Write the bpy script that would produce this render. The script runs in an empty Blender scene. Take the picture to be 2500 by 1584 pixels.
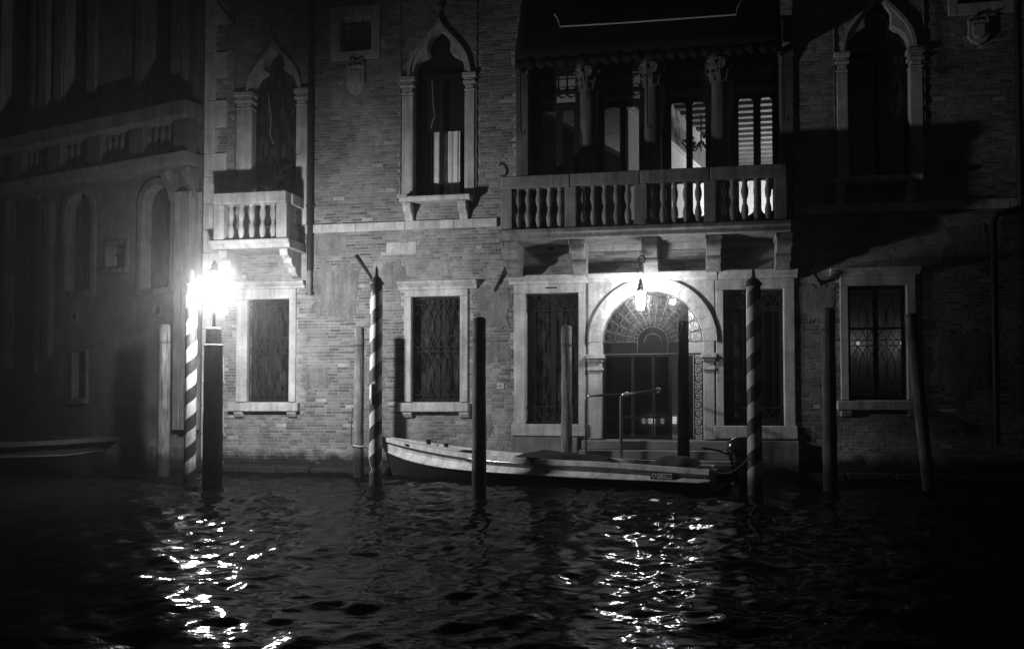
import bpy, bmesh, math, random
import numpy as np
from mathutils import Vector, Matrix, geometry, noise as mnoise
R = math.radians
random.seed(7)
SC = bpy.context.scene
COL = SC.collection

# ------------------------------------------------------------------ camera
FPX, PW, PH = 2400.0, 2500.0, 1584.0          # focal length and photo size in photo pixels
HOR, YAW, PITCH = 995.0, R(11.3), R(2.0)      # horizon row, camera turned to the left of the facade normal
CAM = Vector((0.0, -21.5, 1.5))
CY = HOR - FPX * math.tan(PITCH)
cd = bpy.data.cameras.new('camera'); cam = bpy.data.objects.new('camera', cd); COL.objects.link(cam)
cam.location = CAM; cam.rotation_euler = (R(90) + PITCH, 0, YAW)
cd.sensor_width = 36.0; cd.lens = 36.0 * FPX / PW
cd.shift_y = (CY - PH / 2) / PW
cd.clip_start = 0.1; cd.clip_end = 600
SC.camera = cam

# ------------------------------------------------------------------ night sky, exposure
w = bpy.data.worlds.new('World'); SC.world = w; w.use_nodes = True
wn = w.node_tree.nodes; wl = w.node_tree.links
for n in list(wn): wn.remove(n)
sky = wn.new('ShaderNodeTexSky'); sky.sky_type = 'NISHITA'; sky.sun_disc = False
sky.sun_elevation = R(-2); sky.sun_rotation = R(150)
bw = wn.new('ShaderNodeRGBToBW'); bg = wn.new('ShaderNodeBackground'); wo = wn.new('ShaderNodeOutputWorld')
bg.inputs['Strength'].default_value = 0.05
wl.new(sky.outputs[0], bw.inputs[0]); wl.new(bw.outputs[0], bg.inputs['Color']); wl.new(bg.outputs[0], wo.inputs[0])
SC.view_settings.view_transform = 'Standard'; SC.view_settings.look = 'None'
SC.view_settings.exposure = 0.0; SC.view_settings.gamma = 1.0; SC.view_settings.use_curve_mapping = False
cy = SC.cycles
cy.use_denoising = True; cy.denoiser = 'OPENIMAGEDENOISE'; cy.denoising_prefilter = 'ACCURATE'; cy.max_bounces = 6; cy.diffuse_bounces = 3; cy.glossy_bounces = 3
cy.transparent_max_bounces = 12; cy.sample_clamp_indirect = .6; cy.sample_clamp_direct = 0.0; cy.caustics_reflective = False; cy.caustics_refractive = False
cy.use_adaptive_sampling = False

# ------------------------------------------------------------------ from the photo's measures to metres
_f = Vector((-math.sin(YAW) * math.cos(PITCH), math.cos(YAW) * math.cos(PITCH), math.sin(PITCH)))
_r = Vector((math.cos(YAW), math.sin(YAW), 0)); _u = _r.cross(_f)
def ray(px, py): return _f + _r * ((px - PW / 2) / FPX) + _u * ((CY - py) / FPX)
def P(px, py, off=0.0):                       # point on the plane `off` metres in front of the facade
    d = ray(px, py); t = (-off - CAM.y) / d.y
    return CAM + d * t
def X(px, off=0.0, py=800): return P(px, py, off).x
def Z(py, px=1250, off=0.0): return P(px, py, off).z
def RECT(a, b, t, bt, off=0.0):               # x0, x1, z0, z1 of an upright rectangle
    return X(a, off, (t + bt) / 2), X(b, off, (t + bt) / 2), Z(bt, (a + b) / 2, off), Z(t, (a + b) / 2, off)

# ------------------------------------------------------------------ materials
def new_mat(name):
    m = bpy.data.materials.new(name); m.use_nodes = True
    nt = m.node_tree; b = nt.nodes['Principled BSDF']
    return m, nt, b
def N(nt, kind, **kw):
    n = nt.nodes.new(kind)
    for k, v in kw.items():
        if k in n.inputs: n.inputs[k].default_value = v
        else: setattr(n, k, v)
    return n
def math_(nt, op, a, b=None, clamp=False):
    n = nt.nodes.new('ShaderNodeMath'); n.operation = op; n.use_clamp = clamp
    for i, v in enumerate((a, b)):
        if v is None: continue
        if hasattr(v, 'is_linked'): nt.links.new(v, n.inputs[i])
        else: n.inputs[i].default_value = v
    return n.outputs[0]
def noise_(nt, pos, scale, detail=4, rough=.6, stretch=None):
    if stretch:
        mp = N(nt, 'ShaderNodeMapping'); mp.inputs['Scale'].default_value = stretch
        nt.links.new(pos, mp.inputs[0]); pos = mp.outputs[0]
    n = N(nt, 'ShaderNodeTexNoise', Scale=scale, Detail=detail, Roughness=rough); nt.links.new(pos, n.inputs['Vector'])
    return n.outputs['Fac']
def ramp_(nt, fac, lo, hi, a=0.0, b=1.0):
    n = N(nt, 'ShaderNodeMapRange'); n.clamp = True
    nt.links.new(fac, n.inputs[0])
    for i, v in zip((1, 2, 3, 4), (lo, hi, a, b)): n.inputs[i].default_value = v
    return n.outputs[0]
def mixv(nt, fac, a, b):                       # grey mix a*(1-f)+b*f
    return math_(nt, 'ADD', math_(nt, 'MULTIPLY', math_(nt, 'SUBTRACT', 1.0, fac), a), math_(nt, 'MULTIPLY', fac, b))
def weed_(nt, pos, val, top=.55):              # tide mark: wet weed near the water line
    sx = N(nt, 'ShaderNodeSeparateXYZ'); nt.links.new(pos, sx.inputs[0])
    nz = noise_(nt, pos, 2.5, 5)
    h = math_(nt, 'ADD', sx.outputs[2], math_(nt, 'MULTIPLY', math_(nt, 'SUBTRACT', nz, .5), .5))
    f = ramp_(nt, h, top, top - .22)
    return mixv(nt, math_(nt, 'MULTIPLY', f, .93), val, .012), f
def surf(name, col, var=.25, scale=3.0, rough=.85, bump=.25, bscale=30.0, streak=0.0, spec=.3, metal=0.0, fine=.15, weed=None, coat=0.0, coord='pos', grain=0.0):
    m, nt, b = new_mat(name)
    g = N(nt, 'ShaderNodeNewGeometry'); pos = g.outputs['Position']
    if coord == 'obj': pos = N(nt, 'ShaderNodeTexCoord').outputs['Object']
    n1 = noise_(nt, pos, scale, 6, .65)
    v = ramp_(nt, n1, .3, .7, col * (1 - var), col * (1 + var))
    n2 = noise_(nt, pos, scale * 9, 5, .7)
    v = math_(nt, 'MULTIPLY', v, ramp_(nt, n2, .3, .7, 1 - fine, 1 + fine))
    if streak:
        n3 = noise_(nt, pos, 5.0, 4, .6, (1.6, 1.6, .16))
        v = math_(nt, 'MULTIPLY', v, ramp_(nt, n3, .42, .68, 1.0, 1 - streak))
    if weed: v, wf = weed_(nt, pos, v, weed)
    nt.links.new(v, b.inputs['Base Color'])
    b.inputs['Roughness'].default_value = rough; b.inputs['Specular IOR Level'].default_value = spec
    b.inputs['Metallic'].default_value = metal; b.inputs['Coat Weight'].default_value = coat
    if grain:
        gn = noise_(nt, pos, 24.0, 5, .7, (1.0, 1.0, .05)); v = math_(nt, 'MULTIPLY', v, ramp_(nt, gn, .36, .6, 1 - grain, 1 + grain)); nt.links.new(v, b.inputs['Base Color'])
    if bump:
        bp = N(nt, 'ShaderNodeBump', Strength=bump, Distance=.02)
        nt.links.new(gn if grain else noise_(nt, pos, bscale, 5, .65), bp.inputs['Height']); nt.links.new(bp.outputs[0], b.inputs['Normal'])
    return m
def glow(name, strength, col=1.0):
    m, nt, b = new_mat(name)
    b.inputs['Base Color'].default_value = (.8, .8, .8, 1)
    b.inputs['Emission Color'].default_value = (col, col, col, 1); b.inputs['Emission Strength'].default_value = strength; m.cycles.emission_sampling = 'NONE'
    return m

M = {}
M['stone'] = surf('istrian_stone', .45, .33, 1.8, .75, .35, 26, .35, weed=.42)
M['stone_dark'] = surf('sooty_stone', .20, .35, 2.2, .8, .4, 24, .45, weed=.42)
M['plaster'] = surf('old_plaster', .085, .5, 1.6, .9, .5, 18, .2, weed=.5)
M['mortar'] = surf('lime_mortar', .36, .3, 2.5, .95, .5, 60, .2, weed=.5)
M['iron'] = surf('black_iron', .018, .3, 10, .6, .1, 60, spec=.25)
M['fan_iron'] = surf('rusty_pale_iron', .055, .3, 10, .6, .1, 60, spec=.25)  # fanlight iron coloured paler than the rest, as lamplight falling on it
M['cord'] = surf('grey_blind_cord', .28, .2, 20, .9, .1, 60)
M['lead'] = surf('dark_zinc_pipe', .020, .3, 6, .55, .1, 40, .3, spec=.3)
M['wood_dark'] = surf('dark_window_timber', .014, .3, 8, .6, .1, 50, spec=.2)
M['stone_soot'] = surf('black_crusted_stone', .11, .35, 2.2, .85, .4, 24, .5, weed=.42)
M['pile'] = surf('oak_pile', .15, .4, 3, .9, .9, 20, .45, weed=.62, grain=.5)
M['pile_black'] = surf('tarred_oak_pile', .065, .45, 3, .9, .9, 20, .3, weed=.6, grain=.5)
M['cap'] = surf('dark_pole_cap', .05, .3, 8, .5, .1, 30)
M['awning'] = surf('dark_awning_canvas', .012, .25, 2, .95, .2, 80)
M['trim'] = surf('pale_awning_braid', .55, .1, 8, .9, .1, 50)
M['rope'] = surf('pale_rope', .55, .2, 20, .9, .3, 90)
M['rope_dark'] = surf('dark_rope', .06, .2, 20, .9, .3, 90)
M['steel'] = surf('polished_steel_tube', .5, .1, 6, .22, .0, 30, metal=1.0)
M['boat_white'] = surf('boat_white_gelcoat', .60, .2, 2.5, .38, .05, 30, .4, spec=.45, fine=.12)
M['boat_dark'] = surf('boat_dark_antifouling', .022, .3, 4, .5, .1, 30, spec=.4)
M['black_plastic'] = surf('glossy_black_cowling', .012, .1, 5, .16, 0, 30, spec=.5, coat=.6)
M['tarp'] = surf('dark_tarpaulin', .010, .3, 3, .85, .8, 9, spec=.3)
M['curtain'] = surf('pale_curtain', .75, .2, 3, .95, .2, 20)
M['blind'] = surf('black_blind', .010, .2, 3, .9, .1, 20)
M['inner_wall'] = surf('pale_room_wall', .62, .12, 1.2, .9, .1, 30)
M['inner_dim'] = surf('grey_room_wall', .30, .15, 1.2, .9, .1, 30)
M['beam'] = surf('dark_ceiling_timber', .10, .35, 2.5, .7, .3, 20)
M['ceil'] = surf('pale_ceiling_board', .5, .25, 2.5, .8, .3, 20)
M['foliage'] = surf('dark_leaf', .05, .3, 8, .6, .1, 30)
M['frosted'] = surf('frosted_transom_glass', .34, .15, 6, .5, .1, 30)
M['frosted_dark'] = surf('dull_grey_glass', .10, .3, 5, .4, .1, 30)
M['old_render'] = surf('old_lime_render', .19, .3, 2.5, .95, .5, 22, .35, fine=.25, weed=.5)
M['floor'] = surf('stone_paving', .22, .3, 2, .6, .2, 30)
M['plate'] = surf('grey_number_plate', .45, .1, 20, .4, 0, 30)
M['ink'] = surf('black_ink', .012, .1, 20, .6, 0, 30)
M['hull_far'] = surf('far_boat_paint', .02, .3, 4, .4, .1, 30)
M['far_trim'] = surf('far_boat_gunwale', .08, .2, 4, .6, .1, 30)

# bricks: a shade of its own for every brick, bloom of salts in large patches, tide mark
def brick_mat():
    m, nt, b = new_mat('worn_brick')
    g = N(nt, 'ShaderNodeNewGeometry'); oi = N(nt, 'ShaderNodeObjectInfo'); pos = g.outputs['Position']
    rnd = math_(nt, 'FRACT', math_(nt, 'ADD', g.outputs['Random Per Island'], oi.outputs['Random']))
    v = ramp_(nt, rnd, 0, 1, .095, .25)
    dk = ramp_(nt, rnd, .9, .93, 1.0, .62); v = math_(nt, 'MULTIPLY', v, dk)
    v = math_(nt, 'MULTIPLY', v, ramp_(nt, noise_(nt, pos, 14, 5, .7), .3, .7, .8, 1.2))
    bloom = ramp_(nt, noise_(nt, pos, .55, 5, .62), .47, .66)
    bl2 = math_(nt, 'MULTIPLY', bloom, ramp_(nt, noise_(nt, pos, 5, 4, .7), .35, .6, .25, .85))
    v = mixv(nt, bl2, v, .40)
    soot_shade = ramp_(nt, noise_(nt, pos, .8, 5, .6, (1, 1, .45)), .55, .72, 1.0, .72); v = math_(nt, 'MULTIPLY', v, soot_shade)
    v, wf = weed_(nt, pos, v, .55)
    nt.links.new(v, b.inputs['Base Color']); b.inputs['Roughness'].default_value = .92; b.inputs['Specular IOR Level'].default_value = .15
    bp = N(nt, 'ShaderNodeBump', Strength=.5, Distance=.01)
    nt.links.new(noise_(nt, pos, 55, 5, .7), bp.inputs['Height']); nt.links.new(bp.outputs[0], b.inputs['Normal'])
    return m
M['brick'] = brick_mat()

def stripe_mat(name, turn, pitch, light, dark):
    m, nt, b = new_mat(name)
    tc = N(nt, 'ShaderNodeTexCoord'); sx = N(nt, 'ShaderNodeSeparateXYZ'); nt.links.new(tc.outputs['Object'], sx.inputs[0])
    ang = math_(nt, 'DIVIDE', math_(nt, 'ARCTAN2', sx.outputs[1], sx.outputs[0]), 2 * math.pi)
    ph = math_(nt, 'FRACT', math_(nt, 'ADD', math_(nt, 'SUBTRACT', math_(nt, 'DIVIDE', sx.outputs[2], pitch), ang), 20 + turn))
    g = N(nt, 'ShaderNodeNewGeometry'); pos = g.outputs['Position']
    ph = math_(nt, 'ADD', ph, math_(nt, 'MULTIPLY', math_(nt, 'SUBTRACT', noise_(nt, pos, 12, 4, .7), .5), .07))
    s = ramp_(nt, ph, .485, .515)
    wear = ramp_(nt, noise_(nt, pos, 9, 6, .7), .35, .7, 1.0, .72)
    chip = ramp_(nt, noise_(nt, pos, 26, 5, .75, (1, 1, .35)), .60, .64)
    v = mixv(nt, chip, math_(nt, 'MULTIPLY', mixv(nt, s, light, dark), wear), .10)
    run = ramp_(nt, noise_(nt, pos, 16, 4, .6, (1, 1, .08)), .5, .72, 1.0, .6); v = math_(nt, 'MULTIPLY', v, run)
    v, wf = weed_(nt, pos, v, .46)
    nt.links.new(v, b.inputs['Base Color']); b.inputs['Roughness'].default_value = .55
    bp = N(nt, 'ShaderNodeBump', Strength=.2, Distance=.01)
    nt.links.new(noise_(nt, pos, 20, 4, .7, (1, 1, .15)), bp.inputs['Height']); nt.links.new(bp.outputs[0], b.inputs['Normal'])
    return m
def clear_glass(name, tint=.85):
    m, nt, b = new_mat(name); nt.nodes.remove(b)
    o = [n for n in nt.nodes if n.type == 'OUTPUT_MATERIAL'][0]
    fr = N(nt, 'ShaderNodeFresnel', IOR=1.5); tr = N(nt, 'ShaderNodeBsdfTransparent'); gl = N(nt, 'ShaderNodeBsdfGlossy', Roughness=.03)
    tr.inputs[0].default_value = (tint, tint, tint, 1)
    gg = N(nt, 'ShaderNodeNewGeometry'); mx = N(nt, 'ShaderNodeMixShader')
    nt.links.new(math_(nt, 'MULTIPLY', fr.outputs[0], math_(nt, 'SUBTRACT', 1.0, gg.outputs['Backfacing'])), mx.inputs[0]); nt.links.new(tr.outputs[0], mx.inputs[1]); nt.links.new(gl.outputs[0], mx.inputs[2])
    nt.links.new(mx.outputs[0], o.inputs[0]); return m
M['glass'] = clear_glass('window_glass', .97)
M['soot'] = surf('soot_black_stone', .05, .4, 3, .9, .3, 24)  # darker stone paints in the shade between the palace balcony's rail and slab
M['glass_dirty'] = clear_glass('dusty_window_glass', .35)
def dark_glass():
    m, nt, b = new_mat('dark_old_glass')
    g = N(nt, 'ShaderNodeNewGeometry')
    v = ramp_(nt, noise_(nt, g.outputs['Position'], 6, 5, .65, (1.8, 1.8, .4)), .45, .7, .008, .075)
    nt.links.new(v, b.inputs['Base Color']); b.inputs['Roughness'].default_value = .12; b.inputs['Specular IOR Level'].default_value = .6
    bp = N(nt, 'ShaderNodeBump', Strength=.25, Distance=.02)
    nt.links.new(noise_(nt, g.outputs['Position'], 7, 2), bp.inputs['Height']); nt.links.new(bp.outputs[0], b.inputs['Normal'])
    return m
M['dark_glass'] = dark_glass()
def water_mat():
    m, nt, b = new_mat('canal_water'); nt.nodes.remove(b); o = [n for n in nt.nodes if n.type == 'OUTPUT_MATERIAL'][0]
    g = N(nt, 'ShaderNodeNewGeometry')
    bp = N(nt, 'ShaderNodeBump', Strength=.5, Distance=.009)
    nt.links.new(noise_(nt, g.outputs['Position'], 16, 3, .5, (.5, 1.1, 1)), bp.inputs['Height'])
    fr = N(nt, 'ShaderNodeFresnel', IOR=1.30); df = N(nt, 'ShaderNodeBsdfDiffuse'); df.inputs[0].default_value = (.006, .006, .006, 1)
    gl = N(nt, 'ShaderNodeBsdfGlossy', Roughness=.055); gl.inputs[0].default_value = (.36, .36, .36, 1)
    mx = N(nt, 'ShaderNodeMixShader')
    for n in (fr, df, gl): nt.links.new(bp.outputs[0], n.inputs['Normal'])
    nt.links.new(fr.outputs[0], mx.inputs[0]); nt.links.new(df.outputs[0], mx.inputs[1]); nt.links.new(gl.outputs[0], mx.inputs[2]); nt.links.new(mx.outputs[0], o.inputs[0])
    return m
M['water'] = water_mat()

# ------------------------------------------------------------------ mesh helpers
class MB:
    def __init__(s): s.v = []; s.f = []
    def add(s, vs, fs):
        o = len(s.v); s.v += [tuple(p) for p in vs]; s.f += [tuple(i + o for i in f) for f in fs]; return s
    def box(s, x0, x1, y0, y1, z0, z1):
        x0, x1 = min(x0, x1), max(x0, x1); y0, y1 = min(y0, y1), max(y0, y1); z0, z1 = min(z0, z1), max(z0, z1)
        return s.add([(x0, y0, z0), (x1, y0, z0), (x1, y1, z0), (x0, y1, z0), (x0, y0, z1), (x1, y0, z1), (x1, y1, z1), (x0, y1, z1)],
                     [(0, 3, 2, 1), (4, 5, 6, 7), (0, 1, 5, 4), (1, 2, 6, 5), (2, 3, 7, 6), (3, 0, 4, 7)])
    def prism(s, poly, y0, y1):                  # polygon in x,z swept from y0 to y1
        n = len(poly)
        s.add([(x, y0, z) for x, z in poly] + [(x, y1, z) for x, z in poly],
              [tuple(range(n)), tuple(reversed(range(n, 2 * n)))] + [(i, i + n, (i + 1) % n + n, (i + 1) % n) for i in range(n)])
        return s
    def profile_x(s, poly, x0, x1):              # polygon in y,z swept along x
        n = len(poly)
        s.add([(x0, y, z) for y, z in poly] + [(x1, y, z) for y, z in poly],
              [tuple(range(n)), tuple(reversed(range(n, 2 * n)))] + [(i, i + n, (i + 1) % n + n, (i + 1) % n) for i in range(n)])
        return s
    def strip(s, A, B, y0, y1):                  # band between two x,z lines of equal count, swept in y
        n = len(A); v = []
        for (x, z) in A: v.append((x, y0, z))
        for (x, z) in B: v.append((x, y0, z))
        for (x, z) in A: v.append((x, y1, z))
        for (x, z) in B: v.append((x, y1, z))
        f = []
        for i in range(n - 1):
            f += [(i, i + 1, n + i + 1, n + i), (2 * n + i + 1, 2 * n + i, 3 * n + i, 3 * n + i + 1),
                  (i + 1, i, 2 * n + i, 2 * n + i + 1), (n + i, n + i + 1, 3 * n + i + 1, 3 * n + i)]
        f += [(0, n, 3 * n, 2 * n), (n - 1, 3 * n - 1, 4 * n - 1, 2 * n - 1)]
        return s.add(v, f)
    def lathe(s, prof, c=(0, 0, 0), n=14, sq=False):
        v = []; f = []
        for r, z in prof:
            for k in range(n):
                a = 2 * math.pi * (k + .5) / n
                v.append((c[0] + r * math.cos(a), c[1] + r * math.sin(a), c[2] + z))
        m = len(prof)
        for j in range(m - 1):
            for k in range(n):
                f.append((j * n + k, j * n + (k + 1) % n, (j + 1) * n + (k + 1) % n, (j + 1) * n + k))
        f += [tuple(reversed(range(n))), tuple(range((m - 1) * n, m * n))]
        return s.add(v, f)
    def tube(s, pts, r, n=6, closed=False):
        pts = [Vector(p) for p in pts]; m = len(pts); v = []; f = []
        up = Vector((.13, .31, .94)); prev = None
        for i, p in enumerate(pts):
            a = pts[(i - 1) % m] if (i > 0 or closed) else p
            b = pts[(i + 1) % m] if (i < m - 1 or closed) else p
            t = (b - a).normalized()
            if prev is None:
                s1 = t.cross(up)
                if s1.length < 1e-3: s1 = t.cross(Vector((1, 0, 0)))
            else: s1 = prev - t * prev.dot(t)
            s1.normalize(); prev = s1; s2 = t.cross(s1)
            rr = r[i] if isinstance(r, (list, tuple)) else r
            for k in range(n):
                an = 2 * math.pi * k / n
                v.append(p + s1 * (rr * math.cos(an)) + s2 * (rr * math.sin(an)))
        for i in range(m if closed else m - 1):
            j = (i + 1) % m
            for k in range(n): f.append((i * n + k, i * n + (k + 1) % n, j * n + (k + 1) % n, j * n + k))
        if not closed: f += [tuple(reversed(range(n))), tuple(range((m - 1) * n, m * n))]
        return s.add(v, f)
    def ball(s, c, r, n=10, sz=1.0):
        prof = [(max(r * math.sin(math.pi * i / n), .0005), -r * sz * math.cos(math.pi * i / n)) for i in range(n + 1)]
        return s.lathe(prof, c, 12)
    def build(s, name, mat, parent=None, smooth=False, bevel=0.0, loc=None, rot=None, seg=1):
        me = bpy.data.meshes.new(name); me.from_pydata(s.v, [], s.f)
        bm = bmesh.new(); bm.from_mesh(me); bmesh.ops.recalc_face_normals(bm, faces=bm.faces); bm.to_mesh(me); bm.free()
        if mat: me.materials.append(M[mat] if isinstance(mat, str) else mat)
        o = bpy.data.objects.new(name, me); COL.objects.link(o)
        if parent: o.parent = parent
        if loc: o.location = loc
        if rot: o.rotation_euler = rot
        if smooth:
            for p in me.polygons: p.use_smooth = True
            if smooth != 'all':
                try: me.set_sharp_from_angle(angle=R(40))
                except Exception: pass
        if bevel:
            b = o.modifiers.new('bevel', 'BEVEL'); b.width = bevel; b.segments = seg; b.limit_method = 'ANGLE'; b.angle_limit = R(40)
        return o
def empty(name, loc=(0, 0, 0), rz=0.0, parent=None):
    o = bpy.data.objects.new(name, None); COL.objects.link(o); o.location = loc; o.rotation_euler = (0, 0, rz); o.empty_display_size = .2
    if parent: o.parent = parent
    return o
def tag(o, label, cat, group=None, kind=None):
    o['label'] = label
    if cat: o['category'] = cat
    if group: o['group'] = group
    if kind: o['kind'] = kind
    return o
def clone(o, parent=None, loc=None):
    c = o.copy(); COL.objects.link(c); c.parent = parent
    if loc is not None: c.location = loc
    return c
def resample(pts, n):
    pts = [Vector(p) for p in pts]; L = [0]
    for a, b in zip(pts, pts[1:]): L.append(L[-1] + (b - a).length)
    out = []; j = 0
    for i in range(n):
        t = L[-1] * i / (n - 1)
        while j < len(L) - 2 and L[j + 1] < t: j += 1
        k = (t - L[j]) / max(L[j + 1] - L[j], 1e-9); out.append(pts[j].lerp(pts[j + 1], min(max(k, 0), 1)))
    return [tuple(p) for p in out]
def inside(pt, poly):
    x, y = pt; c = False; n = len(poly)
    for i in range(n):
        (x1, y1), (x2, y2) = poly[i], poly[i - 1]
        if (y1 > y) != (y2 > y) and x < (x2 - x1) * (y - y1) / (y2 - y1) + x1: c = not c
    return c
def sheet(name, outer, holes, y, mat, parent):    # upright wall sheet with openings
    loops = [[Vector((x, z, 0)) for x, z in outer]] + [[Vector((x, z, 0)) for x, z in h] for h in holes]
    tris = geometry.tessellate_polygon(loops); pts = [p for l in loops for p in l]
    mb = MB(); mb.v = [(p.x, y, p.y) for p in pts]; mb.f = [tuple(t) for t in tris]
    o = mb.build(name, mat, parent)
    return o
def rp(x0, x1, z0, z1): return [(x0, z0), (x1, z0), (x1, z1), (x0, z1)]

# ================================================================== the canal
def make_water():
    rng = np.random.default_rng(5)
    ys = [-20.0]
    while ys[-1] < 1.2: ys.append(ys[-1] + min(.03 + .0042 * (ys[-1] + 20.0) , .14))
    ys = np.array(ys); xs = np.arange(-18, 12.01, .045)
    Xg, Yg = np.meshgrid(xs, ys); Zg = np.zeros_like(Xg)
    for lo, hi, n, slope in ((1.3, 3.6, 14, .05), (.55, 1.3, 26, .07), (.26, .55, 44, .12), (.14, .26, 44, .09)):
        for i in range(n):
            lam = math.exp(rng.uniform(math.log(lo), math.log(hi))); k = 2 * math.pi / lam
            th = rng.uniform(0, math.pi) if i % 2 else rng.normal(math.pi / 2 + .15, .8)                      # crests mostly along the canal
            a = slope * math.sqrt(2.0 / n) / k * rng.uniform(.6, 1.4)
            ph = rng.uniform(0, 2 * math.pi)
            Zg += a * np.sin(k * (Xg * math.cos(th) + Yg * math.sin(th)) + ph)
    nx, ny = len(xs), len(ys)
    me = bpy.data.meshes.new('canal_water')
    co = np.stack([Xg, Yg, Zg], -1).reshape(-1, 3).astype(np.float32)
    idx = np.arange(nx * ny).reshape(ny, nx)
    q = np.stack([idx[:-1, :-1], idx[:-1, 1:], idx[1:, 1:], idx[1:, :-1]], -1).reshape(-1, 4).astype(np.int32)
    me.vertices.add(len(co)); me.vertices.foreach_set('co', co.ravel())
    me.loops.add(q.size); me.loops.foreach_set('vertex_index', q.ravel())
    me.polygons.add(len(q)); me.polygons.foreach_set('loop_start', np.arange(0, q.size, 4, dtype=np.int32))
    me.polygons.foreach_set('use_smooth', np.ones(len(q), dtype=bool))
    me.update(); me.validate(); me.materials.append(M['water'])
    o = bpy.data.objects.new('canal_water', me); COL.objects.link(o)
    tag(o, 'dark rippled canal water in front of the palaces', None, kind='structure')
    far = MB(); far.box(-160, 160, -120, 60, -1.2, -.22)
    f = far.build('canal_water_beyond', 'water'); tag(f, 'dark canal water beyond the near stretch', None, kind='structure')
make_water()

# ================================================================== the brick palazzo
PAL = empty('brick_palazzo')
tag(PAL, 'brick gothic palazzo with ogee windows, awned loggia balcony and arched water gate', 'palazzo')
HOLES, STONES = [], []          # openings in the wall, and areas covered by dressed stone (no bricks there)
XL, XR, ZT = X(497), 9.5, 12.6

def part(name, parent=PAL): return empty(name, parent=parent)

# ---- iron grilles ---------------------------------------------------------
def lens_grille(x0, x1, z0, z1, y, r=.008, cols=3):
    g = MB(); W = x1 - x0; H = z1 - z0
    rings = .085 * W / 1.1
    bands = (z0 + .03, z0 + .16, z0 + H * .5 - .06, z0 + H * .5 + .06, z1 - .16, z1 - .03)
    for z in bands: g.tube([(x0, y, z), (x1, y, z)], r * 1.15, 5)
    for k in range(cols + 1):
        x = x0 + W * k / cols; g.tube([(x, y, z0), (x, y, z1)], r * .9, 5)
    for (a, b) in ((bands[1], bands[2]), (bands[3], bands[4])):
        for k in range(cols):
            cx = x0 + W * (k + .5) / cols; hw = W / cols / 2
            for ph in (1, -1):
                for rep in (0, 1):
                    sft = hw * rep
                    if rep and k == cols - 1: continue
                    g.tube([(cx + sft + ph * hw * .92 * math.sin(math.pi * t / 10), y - .006 * ph, a + (b - a) * t / 10) for t in range(11)], r, 5)
    for za, zb in ((bands[0], bands[1]), (bands[2], bands[3]), (bands[4], bands[5])):
        n = int(W / .12); rr = min((zb - za) / 2, W / n / 2) - .004
        for k in range(n):
            cx = x0 + W * (k + .5) / n; cz = (za + zb) / 2
            g.tube([(cx + rr * math.cos(t), y, cz + rr * math.sin(t)) for t in [2 * math.pi * q / 10 for q in range(10)]], r * .75, 5, closed=True)
    return g

def lower_window(name, label, op, frame, corn, sill, lit=False, bracket=True):
    """op/frame = rects x0,x1,z0,z1; corn = x0,x1,z0,z1; sill = x0,x1,z0,z1"""
    w = part(name); w['label'] = label
    x0, x1, z0, z1 = op; fx0, fx1 = frame
    HOLES.append(rp(x0, x1, z0, z1)); STONES.append(rp(fx0, fx1, sill[2], corn[3]))
    MB().box(fx0, x0, -.055, .30, z0, z1).build('jamb', 'stone', w, bevel=.012)
    MB().box(x1, fx1, -.055, .30, z0, z1).build('jamb', 'stone', w, bevel=.012)
    MB().box(fx0, fx1, -.058, .30, z1, corn[2]).build('lintel', 'stone', w, bevel=.012)
    h = corn[3] - corn[2]
    MB().profile_x([(.1, corn[2]), (-.08, corn[2]), (-.09, corn[2] + h * .3), (-.15, corn[2] + h * .55), (-.20, corn[2] + h * .8), (-.20, corn[3]), (.1, corn[3])], corn[0], corn[1]).build('cornice', 'stone', w, bevel=.006)
    MB().box(sill[0], sill[1], -.17, .28, sill[2], sill[3]).build('sill', 'stone', w, bevel=.015)
    if bracket:
        for cx in (fx0 + .05, fx1 - .12):
            MB().profile_x([(.02, sill[2] - .002), (-.13, sill[2] - .002), (-.13, sill[2] - .05), (-.07, sill[2] - .13), (.02, sill[2] - .15)], cx - .06, cx + .16).build('bracket', 'stone', w, bevel=.01)
    lens_grille(x0 + .012, x1 - .012, z0 + .01, z1 - .01, .07).build('grille', 'iron', w)
    # timber casement with glass behind the grille
    c = MB(); y0, y1 = .20, .25; xm = (x0 + x1) / 2
    for a, b in ((x0, x0 + .07), (xm - .05, xm + .05), (x1 - .07, x1)): c.box(a, b, y0, y1, z0, z1)
    for a, b in ((z0, z0 + .09), (z0 + (z1 - z0) * .62, z0 + (z1 - z0) * .62 + .05), (z1 - .07, z1)): c.box(x0 + .07, xm - .05, y0 + .002, y1 - .002, a, b); c.box(xm + .05, x1 - .07, y0 + .002, y1 - .002, a, b)
    c.build('casement', 'wood_dark', w)
    for a, b in ((x0 + .06, xm - .04), (xm + .04, x1 - .06)):
        MB().box(a, b, .222, .228, z0 + .05, z1 - .05).build('pane', 'glass_dirty' if lit else 'dark_glass', w)
    return w

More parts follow.
